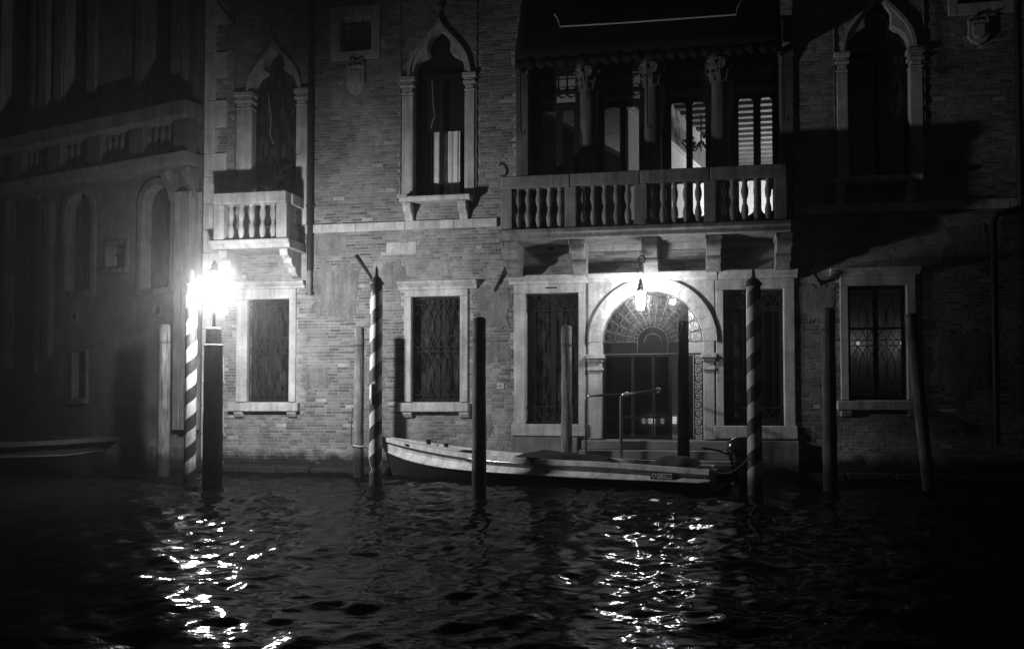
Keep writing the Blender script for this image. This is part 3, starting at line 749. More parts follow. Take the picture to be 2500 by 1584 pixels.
# dim rooms behind the first two bays: two skew partitions with a picture rail
for (p0, p1, zc_) in (((1322, 320), (1358, 340), 8.2), ((1476, 357), (1550, 397), 8.3)):
    def hit(p_): d = ray(*p_); t = (zc_ - CAM.z) / d.z; return CAM + d * t
    a, b = hit(p0), hit(p1); d = (b - a); d.z = 0; d.normalize()
    A0 = Vector((a.x, a.y, 0)) - d * ((a.y - .5) / d.y); B0 = A0 + d * 4.6 / d.y
    nn = Vector((d.y, -d.x, 0))
    skew_wall('partition', A0, B0, zF, zc_, .12, 'beam', RM); skew_wall('picture_rail', A0 + nn * .05, B0 + nn * .05, zc_ - .10, zc_ + .02, .17, 'inner_wall', RM)

# ---- awning -----------------------------------------------------------------
AW = part('awning')
aw0, aw1 = X(1258, 1.0, 150), X(1909, 1.0, 150); zaw = Z(150, 1590, 1.0) + .22; zat = zaw + 1.9
na = 40
v = []
for i in range(na + 1):
    x = aw0 + (aw1 - aw0) * i / na
    for j in range(7):
        t = j / 6; v.append((x, -.12 - .92 * t - .03 * math.sin(math.pi * t), zat + (zaw - zat) * t - .04 * math.sin(math.pi * t) * (1 + .3 * math.sin(i * .8))))
m = MB().add(v, [(i * 7 + j, i * 7 + j + 1, (i + 1) * 7 + j + 1, (i + 1) * 7 + j) for i in range(na) for j in range(6)])
o = m.build('canopy', 'awning', AW, smooth='all'); sol = o.modifiers.new('thick', 'SOLIDIFY'); sol.thickness = .012
for xs_ in (aw0, aw1): MB().add([(xs_, -.12, zat), (xs_, -1.03, zaw), (xs_, -.12, zaw)], [(0, 1, 2)]).build('side_flap', 'awning', AW)
ns = 24; v = []; n2 = ns * 8
for i in range(n2 + 1):
    t = i / n2; x = aw0 + (aw1 - aw0) * t; s_ = abs(math.sin(math.pi * ns * t))
    y = -1.04 + .012 * math.sin(t * 90)
    v += [(x, y, zaw), (x, y - .005, zaw - .16 - .075 * s_)]
o = MB().add(v, [(2 * i, 2 * i + 1, 2 * i + 3, 2 * i + 2) for i in range(n2)]).build('valance', 'awning', AW, smooth='all'); sol = o.modifiers.new('thick', 'SOLIDIFY'); sol.thickness = .01
def on_aw(px_, py_):
    A = Vector((0, -.12, zat)); B = Vector((0, -1.04, zaw)); nn = Vector((0, (B - A).z, -(B - A).y)); d = ray(px_, py_); t = (A - CAM).dot(nn) / d.dot(nn); return CAM + d * t + Vector((0, -.06, -.0))
MB().tube([on_aw(a, b) for a, b in ((1355, 38), (1361, 46), (1365, 56), (1368, 68), (1520, 59), (1660, 49), (1797, 39), (1800, 24), (1806, 12), (1815, 2))], .017, 6).build('braid', 'trim', AW)
for px_, y0, y1 in ((1270, 160, 322), (1579, 132, 306), (1912, 122, 287)):
    a, b = P(px_, y0, 1.0), P(px_ + 2, y1, 1.0)
    MB().tube([a, b, b + Vector((.03, 0, -.05)), b + Vector((.08, 0, -.04)), b + Vector((.09, 0, .02))], .016, 6).build('crank_rod', 'iron', AW)

# ---- balconies ----------------------------------------------------------------
def baluster_mb(h):
    s = h
    pr = [(.062, 0), (.062, .05), (.045, .06), (.052, .12), (.072, .22), (.074, .30), (.058, .40), (.036, .475), (.05, .5), (.036, .525), (.058, .60), (.074, .70), (.072, .78), (.052, .88), (.045, .94), (.062, .95), (.062, 1)]
    return MB().lathe([(r_, z * s) for r_, z in pr], (0, 0, 0), 12)
def balcony(name, label, x0, x1, p, zslab0, zslab1, zr0, zr1, piers, n_per, brackets, side_n, side_left=True, pierw=.24, mat='stone'):
    b = empty(name, parent=PAL); b['label'] = label
    MB().profile_x([(.05, zslab0), (-p - .02, zslab0), (-p - .05, zslab0 + (zslab1 - zslab0) * .45), (-p - .10, zslab0 + (zslab1 - zslab0) * .6), (-p - .10, zslab1), (.05, zslab1)], x0 - .08, x1 + .08).build('slab', mat, b, bevel=.012)
    y0, y1 = -p - .03, -p + .20
    pcs = piers
    for a, c in zip(pcs, pcs[1:]):
        MB().box(a + .003, c - .003, y0 - .05, y1 + .03, zr0, zr1).build('rail', mat, b, bevel=.02)
    for (xs_, yb) in ((x0 + .12, 0), (x1 - .12, 0)):
        MB().box(xs_ - .15, xs_ + .15, y1 + .034, .02, zr0, zr1 - .002).build('side_rail', mat, b, bevel=.02)
    for pxx in pcs:
        a = min(max(pxx - pierw / 2, x0), x1 - pierw)
        MB().box(a, a + pierw, y0, y1, zslab1, zr0).build('pier', mat, b, bevel=.01)
    me = None
    def put(x, y):
        nonlocal me
        if me is None: me = baluster_mb(zr0 - zslab1).build('baluster', mat, b, smooth=True, loc=(x, y, zslab1))
        else:
            c_ = clone(me, b, (x + random.uniform(-.006, .006), y + random.uniform(-.008, .008), zslab1)); c_.rotation_euler = (random.gauss(0, .006), random.gauss(0, .006), random.uniform(0, 6)); c_.scale = (random.uniform(.94, 1.04), random.uniform(.94, 1.04), 1)
    for a, c in zip(pcs, pcs[1:]):
        a2 = a + pierw / 2 if a > x0 + .05 else x0 + pierw; c2 = c - pierw / 2 if c < x1 - .05 else x1 - pierw
        for k in range(n_per): put(a2 + (c2 - a2) * (k + .5) / n_per, (y0 + y1) / 2)
    for xs_ in (x0 + .12, x1 - .12):
        for k in range(side_n): put(xs_, y1 + (-.03 - y1) * (k + .5) / side_n)
    for bx, bw_, bd, bh in brackets:
        if bh < .7:   # stepped volute bracket
            pr = [(.02, 0), (-bd, 0), (-bd, -.06), (-bd + .03, -.14), (-bd + .16, -.2), (-bd + .22, -.19), (-bd + .24, -.30), (-bd + .36, -.38), (-bd + .44, -.37), (-bd + .46, -.48), (-bd + .6, -.56), (.02, -.60)]
        else:
            pr = [(.02, 0), (-bd, 0), (-bd, -.12), (-bd + .05, -.22), (-bd + .22, -.34), (-bd + .38, -.38), (-bd + .46, -.50), (-bd + .55, -.62), (.02, -.68)]
        br = MB().profile_x([(y, zslab0 - .003 + z) for y, z in pr], bx - bw_ / 2, bx + bw_ / 2)
        if bh >= .7:                                             # rolled volutes with raised edges
            for yy_, zz_, rr_ in ((-bd + .10, -.17, .115), (-bd + .45, -.42, .10), (-.26, -.60, .085)):
                br.tube([(bx - bw_ / 2 - .012, yy_, zslab0 + zz_), (bx + bw_ / 2 + .012, yy_, zslab0 + zz_)], rr_, 14)
            for sx_ in (-1, 1): br.box(bx + sx_ * bw_ / 2 - .03, bx + sx_ * bw_ / 2 + .03, -bd - .012, .0, zslab0 - .10, zslab0 - .004)
        br.build('bracket', mat, b, bevel=.012, seg=1)
    return b
# main balcony
mb0, mb1 = X(1224, 1.1, 500), X(1921, 1.1, 500); mp = 1.1
MBAL = balcony('balcony', 'long balustraded balcony under the awning', mb0, mb1, mp, Z(574, 1570, 1.15), Z(551, 1570, 1.1), Z(448, 1570, 1.1), Z(417, 1570, 1.1),
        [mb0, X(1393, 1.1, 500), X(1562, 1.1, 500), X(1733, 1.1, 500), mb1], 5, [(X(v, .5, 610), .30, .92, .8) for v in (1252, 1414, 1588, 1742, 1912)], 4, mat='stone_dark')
MB().box(mb0 + .2, mb1 - .2, -.93, .36, Z(551, 1570, 1.1) + .001, Z(551, 1570, 1.1) + .012).build('balcony_paving', 'floor', MBAL)
# small balcony
sb0, sb1 = X(521, .95, 540), X(699, .95, 540)
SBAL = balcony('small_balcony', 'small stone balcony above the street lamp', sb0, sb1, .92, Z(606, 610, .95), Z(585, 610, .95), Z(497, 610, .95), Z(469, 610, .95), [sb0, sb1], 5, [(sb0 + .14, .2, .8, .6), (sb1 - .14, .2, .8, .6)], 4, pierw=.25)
# potted plant and sprig on the small balcony
# ornament on the end of the long balcony
oc = P(1229, 431, 1.05)
MB().tube([oc + Vector((-.07, 0, .012)), oc + Vector((.03, 0, .015)), oc + Vector((.075, 0, .05)), oc + Vector((.085, 0, .13)), oc + Vector((.06, 0, .2)), oc + Vector((.01, 0, .26)), oc + Vector((-.04, 0, .285)), oc + Vector((-.075, 0, .255)), oc + Vector((-.085, 0, .225))], [.02, .022, .032, .036, .036, .032, .030, .026, .015], 8).build('rail_ornament', 'iron', MBAL, smooth='all')

# ---- drainpipes, flag staffs -----------------------------------------------------
dp = part('drainpipe')
dx = X(759); MB().tube([(dx, -.10, ZT - .3), (dx, -.10, Z(662, 756))], .066, 10).build('pipe', 'lead', dp, smooth=True)
MB().tube([(dx, -.10, Z(662, 756) + .04), (dx, -.10, Z(722, 756))], .05, 10).build('lower_pipe', 'stone_dark', dp, smooth=True)
for zz in (2.95 + 1.2, 6.2, 8.4): MB().tube([(dx - .085, -.10, zz), (dx + .085, -.10, zz)], .03, 6).build('pipe_clip', 'iron', dp)
dp2 = part('drainpipe'); dx2, dx3 = X(2487, .1, 250), X(2425, .1, 600)
MB().tube([(dx2, -.13, ZT - .3), (dx2, -.13, Z(500, 2480)), (dx2 - .03, -.13, Z(512, 2480)), (dx3 + .08, -.13, Z(525, 2430)), (dx3, -.13, Z(545, 2425)), (dx3, -.13, .75)], .07, 10).build('pipe', 'lead', dp2, smooth=True)
for (a, b, off) in (((867, 623), (905, 676), .08), ((1242, 636), (1209, 707), .10), ((530, 4), (576, 60), .45), ((1985, 662), (2003, 690), .35)):
    q0, q1 = P(*a, off=off), P(*b, off=.02)
    s_ = part('flag_staff_socket'); MB().tube([q0, q0.lerp(q1, .5), q1], .028, 8).build('iron_staff', 'iron', s_)
    MB().tube([q1 + Vector((0, .03, .06)), q1 + Vector((0, -.03, .0)), q1 + Vector((0, .03, -.06))], .02, 6).build('iron_bracket', 'iron', s_)
# eaves, out of the picture's top edge
MB().profile_x([(.4, ZT), (-.15, ZT), (-.35, ZT + .2), (-.35, ZT + .35), (.4, ZT + .35)], XL - .1, XR + .1).build('eaves_cornice', 'stone_dark', PAL)
MB().box(XL + .01, XR, .5, 11.0, ZT - .1, ZT + .3).build('roof', 'stone_dark', PAL)
MB().box(XR - .2, XR, .06, 11.0, -.8, ZT).build('side_wall', 'plaster', PAL)

ft = part('stone_footing'); xf = XL + .05; rf = random.Random(11)
while xf < XR - .3:
    L_ = rf.uniform(.7, 1.25); x2 = min(xf + L_, XR - .02)
    if not (X(1240) - .1 < (xf + x2) / 2 < X(1955)):
        MB().box(xf + .006, x2 - .006, -.13 - rf.uniform(0, .035), .02, -.7, .13 + rf.uniform(-.03, .03)).build('footing_stone', 'stone_dark', ft, bevel=.03)
    xf = x2
# ---- the brick wall ---------------------------------------------------------------
WALL = sheet('wall', rp(XL, XR, -.9, ZT), HOLES, 0.0, 'mortar', PAL)
def make_bricks():
    rng = random.Random(3)
    bl, bh, j = .245, .062, .011
    BV, BF = [], []; singles = []
    boxes = [(min(p[0] for p in h), max(p[0] for p in h), min(p[1] for p in h), max(p[1] for p in h), h) for h in HOLES + STONES]
    def blocked(x, z):
        for a, b, c, d, h in boxes:
            if a <= x <= b and c <= z <= d and inside((x, z), h): return True
        return False
    tgt = (X(905), Z(880, 905)); fav = []
    row = 0; z = -.25
    while z < ZT - .08:
        x = XL - rng.uniform(0, .25); k = 0
        while x < XR:
            L = bl if rng.random() < .72 else bl * .48
            L *= rng.uniform(.95, 1.05)
            cx_, cz_ = x + L / 2, z + bh / 2
            if not blocked(cx_, cz_) and cx_ - L / 2 > XL and cx_ + L / 2 < XR:
                pr = .006 + abs(rng.gauss(0, .0035)); rot = rng.gauss(0, .006)
                if rng.random() < .012: pr = -.02                     # a brick that has crumbled away
                fav.append((cx_, cz_, L, pr, rot))
            x += L + j; k += 1
        z += bh + j + rng.uniform(-.0015, .0015); row += 1
    # the 300 that read best in the picture: between the two lit windows
    def rank(b): return abs(b[0] - tgt[0]) * 1.0 + abs(b[1] - tgt[1]) * 1.6 if b[3] > 0 else 99
    order = sorted(range(len(fav)), key=lambda i: rank(fav[i])); one = set(order[:300])
    e = .005
    def geo(L, pr, rot, cx_, cz_, H_):
        hx, hz = L / 2, H_ / 2; c, s = math.cos(rot), math.sin(rot)
        o_ = [(-hx, -hz), (hx, -hz), (hx, hz), (-hx, hz)]; i_ = [(-hx + e, -hz + e), (hx - e, -hz + e), (hx - e, hz - e), (-hx + e, hz - e)]
        tr = lambda q_, y: (cx_ + q_[0] * c - q_[1] * s, y, cz_ + q_[0] * s + q_[1] * c)
        return [tr(q_, .02) for q_ in o_] + [tr(q_, -pr + e * .7) for q_ in o_] + [tr(q_, -pr) for q_ in i_]
    FA = [(8, 9, 10, 11)] + [(4 + a, 4 + (a + 1) % 4, 8 + (a + 1) % 4, 8 + a) for a in range(4)] + [(a, (a + 1) % 4, 4 + (a + 1) % 4, 4 + a) for a in range(4)]
    protos = {}
    for i, (cx_, cz_, L, pr, rot) in enumerate(fav):
        H_ = bh * (1 + ((i * 37) % 7 - 3) * .01)
        if i in one:
            key = round(L / .012)
            if key not in protos:
                me = bpy.data.meshes.new('brick'); me.from_pydata(geo(key * .012, .007, 0, 0, 0, bh), [], FA); me.materials.append(M['brick']); protos[key] = me
            b = bpy.data.objects.new('brick', protos[key]); COL.objects.link(b); b.parent = WALL
            b.location = (cx_, -(pr - .007), cz_); b.rotation_euler = (0, -rot, 0)
        elif pr > 0:
            o = len(BV); BV.extend(geo(L, pr, rot, cx_, cz_, H_)); BF.extend([tuple(q_ + o for q_ in f_) for f_ in FA])
    me = bpy.data.meshes.new('brickwork'); me.from_pydata(BV, [], BF); me.materials.append(M['brick'])
    b = bpy.data.objects.new('brickwork', me); COL.objects.link(b); b.parent = WALL; b['kind'] = 'stuff'; b['label'] = 'worn brick courses of the palazzo wall'
make_bricks()
# remnants of old render still clinging to the bricks
def patch(px0, px1, py0, py1, seed, mat='old_render'):
    x0, x1, z0, z1 = RECT(px0, px1, py0, py1); cx_, cz_ = (x0 + x1) / 2, (z0 + z1) / 2; n = 90; pts = []
    for i in range(n):
        a = 2 * math.pi * i / n; c, s_ = math.cos(a), math.sin(a)
        k = 1 + .38 * mnoise.noise(Vector((c * 1.3 + seed, s_ * 1.3, seed * .7))) + .26 * mnoise.noise(Vector((c * 4 + seed, s_ * 4, 5))) + .16 * mnoise.noise(Vector((c * 11, s_ * 11, seed))) + .08 * mnoise.noise(Vector((c * 29, s_ * 29, seed)))
        q = .62
        pts.append((cx_ + (x1 - x0) / 2 * k * math.copysign(abs(c) ** q, c), cz_ + (z1 - z0) / 2 * k * math.copysign(abs(s_) ** q, s_)))
    MB().prism(pts, -.0165 - .0007 * (seed % 5), .01).build('render_patch', mat, WALL)
for i, a in enumerate(((772, 868, 640, 772), (1166, 1248, 700, 800), (935, 985, 640, 700), (735, 800, 900, 950), (748, 850, 575, 622), (1150, 1200, 1010, 1060), (1960, 2040, 700, 790), (2270, 2400, 800, 960), (870, 945, 880, 940), (1180, 1245, 840, 885), (2290, 2420, 560, 640))): patch(*a, seed=i + 2)

# ================================================================== the neighbouring palace, angled away
LA = R(18); LC = Vector((XL - .03, .03, 0))
PL2 = empty('stone_palace', LC, -LA)
tag(PL2, 'dark stone palace with columned upper floor, angled away beside the brick palazzo', 'palazzo')
_lx = Vector((math.cos(LA), -math.sin(LA), 0)); _ly = Vector((math.sin(LA), math.cos(LA), 0))
def Q(px, py, off=0.0):
    d = ray(px, py); t = (-off - (CAM - LC).dot(_ly)) / d.dot(_ly); p = CAM + d * t - LC
    return p.dot(_lx), p.z
def QR(a, b, t, bt, off=0.0): return Q(a, (t + bt) / 2, off)[0], Q(b, (t + bt) / 2, off)[0], Q((a + b) / 2, bt, off)[1], Q((a + b) / 2, t, off)[1]
lh = []
def dark_opening(rect, label, arch=False, frame=.16, mat='stone_soot', grille=False):
    x0, x1, z0, z1 = rect; w_ = empty('palace_window', parent=PL2); w_['label'] = label
    if arch:
        cx_ = (x0 + x1) / 2; r_ = (x1 - x0) / 2; n = 12
        A = [(cx_ + r_ * math.cos(R(180 - 180 * i / n)), z1 - r_ + r_ * math.sin(R(180 - 180 * i / n))) for i in range(n + 1)]
        B = [(cx_ + (r_ + frame) * math.cos(R(180 - 180 * i / n)), z1 - r_ + (r_ + frame) * math.sin(R(180 - 180 * i / n))) for i in range(n + 1)]
        lh.append([(x0, z0), (x1, z0)] + list(reversed(A)))
        MB().strip(A, B, -.07, .3).build('arch_stone', mat, w_)
        zt_ = z1 - r_
    else:
        lh.append(rp(x0, x1, z0, z1)); zt_ = z1
        MB().box(x0 - frame, x1 + frame, -.07, .3, z1, z1 + frame).build('lintel', mat, w_, bevel=.01)
    MB().box(x0 - frame, x0, -.068, .3, z0, zt_).build('jamb', mat, w_, bevel=.01)
    MB().box(x1, x1 + frame, -.068, .3, z0, zt_).build('jamb', mat, w_, bevel=.01)
    MB().box(x0 - frame * 1.2, x1 + frame * 1.2, -.14, .3, z0 - .14, z0).build('sill', mat, w_, bevel=.01)
    MB().box(x0 - .02, x1 + .02, .25, .258, z0, z1).build('pane', 'dark_glass', w_)
    c = MB(); xm = (x0 + x1) / 2; c.box(xm - .04, xm + .04, .2, .245, z0, z1); c.box(x0, x1, .203, .243, z0 + (zt_ - z0) * .6, z0 + (zt_ - z0) * .6 + .06); c.build('casement', 'wood_dark', w_)
rz0 = Q(450, 240, 0)[1]
for a, b, n in ((362, 424, 'tall upper window nearest the corner'), (164, 217, 'tall upper window further along'), (10, 78, 'tall upper window at the frame edge')):
    x0, x1 = Q(a, 100)[0], Q(b, 100)[0]; dark_opening((x0, x1, rz0 - .9, 16.5), n, frame=.05)
dark_opening(QR(350, 420, 452, 705), 'arched ground floor window nearest the corner', arch=True)
dark_opening(QR(163, 226, 470, 712), 'arched ground floor window further along', arch=True)
dark_opening(QR(15, 90, 485, 900), 'tall dark doorway of the stone palace', frame=.1)
dark_opening(QR(265, 309, 597, 656), 'small square window of the stone palace', frame=.1)
dark_opening(QR(181, 213, 858, 972), 'low dark window near the water', frame=.06)
for px_, py_ in ((385, 757), (182, 772)):
    c = Q(px_, py_); n = 14; rr = .11
    lh.append([(c[0] + rr * math.cos(2 * math.pi * i / n), c[1] + rr * math.sin(2 * math.pi * i / n)) for i in range(n)])
    MB().tube([(c[0] + (rr + .03) * math.cos(2 * math.pi * i / n), -.01, c[1] + (rr + .03) * math.sin(2 * math.pi * i / n)) for i in range(n)], .04, 6, closed=True).build('oculus_ring', 'stone_soot', PL2)
    MB().box(c[0] - .15, c[0] + .15, .12, .13, c[1] - .15, c[1] + .15).build('oculus_back', 'ink', PL2)
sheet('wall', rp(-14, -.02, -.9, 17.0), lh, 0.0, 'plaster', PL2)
# pilasters of the upper floor
for a, b, off in ((84, 104, .10), (106, 127, .16), (140, 160, .10), (219, 240, .10), (338, 358, .12), (426, 447, .12), (455, 463, .18), (479, 490, .12)):
    x0, x1 = Q(a, 120)[0], Q(b, 120)[0]
    MB().box(x0, x1, -off, .0, rz0 - .6, 16.8).build('pilaster', 'stone_soot', PL2, bevel=.02)
for a, b, off, t_, bt in ((98, 112, .12, 495, 870), (118, 134, .18, 495, 870), (433, 451, .14, 470, 1050), (456, 477, .2, 470, 1050), (480, 492, .10, 470, 1050)):
    x0, x1, z0, z1 = QR(a, b, t_, bt); MB().box(x0, x1, -off, .0, z0, z1).build('pilaster', 'stone_dark' if a > 400 else 'stone_soot', PL2, bevel=.02)  # corner pilasters get paler stone to stand in for lamplight on them
# two balconies on the angled front
def side_balcony(a, b, p, t0, t1, s0, s1, pm, label):
    bl = empty('palace_balcony', parent=PL2); bl['label'] = label
    x0, x1 = Q(a, 350, p)[0], Q(b, 350, p)[0]; x1 = min(x1, -.05)
    zr1, zr0, zs1_, zs0_ = Q(pm, t0, p)[1], Q(pm, t1, p)[1], Q(pm, s0, p)[1], Q(pm, s1, p)[1]
    MB().profile_x([(0, zr0), (-p - .04, zr0), (-p - .1, zr0 + .08), (-p - .1, zr1), (0, zr1)], x0, x1).build('rail', 'stone_soot', bl, bevel=.015)
    MB().profile_x([(0, zs0_), (-p + .1, zs0_), (-p - .06, zs0_ + .08), (-p - .12, zs1_), (0, zs1_)], x0 - .1, x1).build('slab', 'stone_soot', bl, bevel=.015)
    nb = max(3, int((x1 - x0) / .24)); first = None
    for k in range(nb):
        x = x0 + (x1 - x0) * (k + .5) / nb
        if first is None: first = baluster_mb(zr0 - zs1_).build('baluster', 'soot', bl, smooth=True, loc=(x, -p + .22, zs1_))
        else: clone(first, bl, (x, -p + .22, zs1_))
    for x in [x0 + (x1 - .5 - x0) * q_ / 6 for q_ in range(7)]: MB().box(x, x + .5, -p + .02, -p + .3, zs1_, zr0).build('pier', 'soot', bl, bevel=.01)
    for x in (x1 - .35, x1 - 1.05):
        MB().profile_x([(0, zs0_ - .003), (-p + .1, zs0_ - .003), (-p + .1, zs0_ - .12), (-p + .22, zs0_ - .3), (-.2, zs0_ - .42), (-.12, zs0_ - .7), (0, zs0_ - .75)], x, x + .22).build('console', 'stone_soot', bl, bevel=.03, seg=2)
side_balcony(-140, 494, .5, 246, 288, 370, 400, 450, 'long balcony with a heavy rail across the stone palace')
MB().profile_x([(0, Q(300, 420)[1] - .2), (-.12, Q(300, 420)[1] - .2), (-.2, Q(300, 420)[1]), (0, Q(300, 420)[1])], -13.9, -.06).build('string_course', 'stone_soot', PL2)
MB().profile_x([(0, -.9), (-.22, -.9), (-.22, .55), (-.1, .75), (0, .75)], -13.9, -.06).build('plinth', 'stone_soot', PL2)
MB().box(-14, -.02, .3, 10, 16.8, 17.2).build('roof', 'stone_soot', PL2)

def lit_glass(name, strength):
    m, nt, b = new_mat(name); nt.nodes.remove(b); o = [n for n in nt.nodes if n.type == 'OUTPUT_MATERIAL'][0]
    em = N(nt, 'ShaderNodeEmission', Strength=strength); tr = N(nt, 'ShaderNodeBsdfTransparent'); ad = N(nt, 'ShaderNodeAddShader')
    nt.links.new(em.outputs[0], ad.inputs[0]); nt.links.new(tr.outputs[0], ad.inputs[1]); nt.links.new(ad.outputs[0], o.inputs[0])
    m.cycles.emission_sampling = 'NONE'; return m
def bulb(name, parent, loc, watts, r_):
    l = bpy.data.lights.new(name, 'POINT'); l.energy = watts; l.shadow_soft_size = r_
    o = bpy.data.objects.new(name, l); COL.objects.link(o); o.parent = parent; o.location = loc; return o

# ================================================================== street lamp on its pile
LOFF = 4.3
lb = P(521, 900, LOFF)
def rough_lathe(prof, n=16, amp=.012, seed=0, sc=3.0):
    m = MB().lathe(prof, (0, 0, 0), n)
    out = []
    for (x, y, z) in m.v:
        k = 1 + amp / .14 * mnoise.noise(Vector((x * 9 + seed * 7.1, y * 9, z * sc)))
        out.append((x * k, y * k, z))
    m.v = out; return m
lp = empty('street_lamp', (lb.x, lb.y, 0)); tag(lp, 'glowing street lantern on a thick mooring post beside the small balcony', 'street lamp')
zt = Z(845, 521, LOFF)
rough_lathe([(.19, -1.6)] + [(.188 - .012 * i / 14, zt * i / 14) for i in range(15)] + [(.15, zt + .012)], 14, .01, 3).build('post', 'pile_black', lp, smooth=True)
zk = Z(800, 521, LOFF)
MB().lathe([(.19, zt + .005), (.195, zt + .02), (.175, zt + .028), (.15, zt + .03), (.14, zk - .02), (.12, zk), (.035, zk + .01)], (0, 0, 0), 16).build('collar', 'stone', lp, smooth=True)
zb_ = Z(748, 521, LOFF); zt2 = Z(684, 521, LOFF)
MB().lathe([(.034, zk), (.03, zk + .06), (.03, zb_ - .08), (.06, zb_ - .05), (.10, zb_ - .004)], (0, 0, 0), 12).build('stem', 'iron', lp, smooth=True)
LAMP1 = 1450.0
MB().lathe([(.125, zb_), (.215, zt2 - .12), (.24, zt2)], (0, 0, 0), 6).build('lantern_glass', lit_glass('lantern_glass_lit', 2.5), lp)
bulb('lamp_bulb', lp, (0, 0, zt2 - .20), LAMP1, .14)
MB().lathe([(.305, zt2 + .004), (.29, zt2 + .03), (.12, zt2 + .17)], (0, 0, 0), 6).build('milk_glass_roof', glow('milk_glass_lit', 2.2), lp)
MB().lathe([(.13, zt2 + .165), (.14, zt2 + .18), (.07, zt2 + .21), (.05, zt2 + .25), (.06, zt2 + .28), (.012, zt2 + .38)], (0, 0, 0), 6).build('lantern_roof', 'iron', lp)
rb = MB()
for k in range(6):
    a = 2 * math.pi * (k + .5) / 6
    rb.tube([(.129 * math.cos(a), .129 * math.sin(a), zb_), (.221 * math.cos(a), .221 * math.sin(a), zt2 - .12), (.246 * math.cos(a), .246 * math.sin(a), zt2 + .002)], .009, 5)
rb.build('lantern_ribs', 'iron', lp)

# ================================================================== lantern hanging at the water gate
ho = .80; hc = P(1564, 730, ho)
hl = empty('hanging_lantern', (hc.x, hc.y, 0)); tag(hl, 'lit wrought iron lantern hanging above the arched water gate', 'lantern')
z0, z1 = Z(757, 1564, ho), Z(712, 1564, ho)
LAMP2 = 190.0
MB().lathe([(.075, z0), (.125, z1 - .06), (.14, z1)], (0, 0, 0), 6).build('lantern_glass', lit_glass('gate_lantern_lit', 2.0), hl)
bulb('lantern_bulb', hl, (0, 0, (z0 + z1) / 2), LAMP2, .11)
MB().lathe([(.07, z1 + .003), (.108, z1 + .004), (.09, z1 + .05), (.05, z1 + .12), (.075, z1 + .15), (.03, z1 + .18), (.045, z1 + .22), (.008, z1 + .28)], (0, 0, 0), 6).build('lantern_roof', 'iron', hl)
MB().lathe([(.012, z0 - .06), (.035, z0 - .03), (.075, z0 - .004)], (0, 0, 0), 8).build('lantern_foot', 'iron', hl)
rb = MB()
for k in range(6):
    a = 2 * math.pi * (k + .5) / 6
    rb.tube([(.08 * math.cos(a), .08 * math.sin(a), z0), (.131 * math.cos(a), .131 * math.sin(a), z1 - .06), (.147 * math.cos(a), .147 * math.sin(a), z1 + .003)], .008, 5)
    rb.tube([(.15 * math.cos(a), .15 * math.sin(a), z1), (.2 * math.cos(a), .2 * math.sin(a), z1 + .02), (.21 * math.cos(a), .21 * math.sin(a), z1 + .07), (.185 * math.cos(a), .185 * math.sin(a), z1 + .08)], .008, 5)
rb.build('lantern_ribs', 'iron', hl)
zr = z1 + .28; za = Z(640, 1575, ho)
ch = MB()
ch.tube([(.055 * math.cos(t), 0, zr + .12 + .12 * math.sin(t)) for t in [2 * math.pi * i / 16 for i in range(16)]], .009, 5, closed=True)
ch.tube([(0, .03 * math.cos(t), zr + .27 + .045 * math.sin(t)) for t in [2 * math.pi * i / 12 for i in range(12)]], .008, 5, closed=True)
ch.build('suspension_ring', 'iron', hl)
ar = MB(); zarm = zr + .31
ar.tube([(0, 0, zarm), (.02, ho * .5, zarm + .01), (.03, ho + .02, zarm + .02)], .018, 6)
for sx in (-1, 1): ar.tube([(.02 + sx * .10 * math.sin(t) * (1 - t / 9), .05 - .05 * sx + .02 * t, zarm + .10 - .09 * math.cos(t)) for t in [i * .35 for i in range(16)]], .010, 5)
ar.tube([(.03, ho + .02, zarm - .3), (.02, ho * .55, zarm - .08), (.01, ho * .25, zarm - .01)], .012, 6)
ar.build('bracket_arm', 'iron', hl)

# ================================================================== striped mooring poles
def striped(px, off, tip, capb, r_, label, turn, light, dark):
    c = P(px, 900, off); zt_, zc_ = Z(tip, px, off), Z(capb, px, off)
    e = empty('striped_pole', (c.x, c.y, 0)); tag(e, label, 'mooring pole', 'spirally striped mooring poles')
    rough_lathe([(r_, -1.6)] + [(r_ * (1.03 - .05 * i / 20), zc_ * i / 20) for i in range(21)], 20, .003, px).build('shaft', stripe_mat('pole_stripes_%d' % px, turn, .553, light, dark), e, smooth='all')
    h = zt_ - zc_
    MB().lathe([(r_ * 1.0, zc_ - .02), (r_ * 1.22, zc_ + .002), (r_ * 1.22, zc_ + .03), (r_ * 1.02, zc_ + .05), (r_ * .72, zc_ + h * .33), (r_ * .3, zc_ + h * .45)], (0, 0, 0), 16).build('cap', 'cap', e, smooth=True)
    MB().lathe([(r_ * .22, zc_ + h * .42), (r_ * .38, zc_ + h * .5), (r_ * .26, zc_ + h * .56), (r_ * .30, zc_ + h * .75), (r_ * .12, zc_ + h * .95), (.004, zt_)], (0, 0, 0), 10).build('finial', 'cap', e, smooth=True)
    return e, c
striped(466, 3.8, 657, 697, .112, 'white and dark striped pole touching the street lamp glow', .42, .72, .035)
SP2 = striped(918, 3.45, 649, 694, .122, 'striped pole at the bow of the moored motorboat', .62, .60, .028)
striped(1841, 4.0, 656, 696, .125, 'dim striped pole beside the outboard motor', .30, .55, .02)

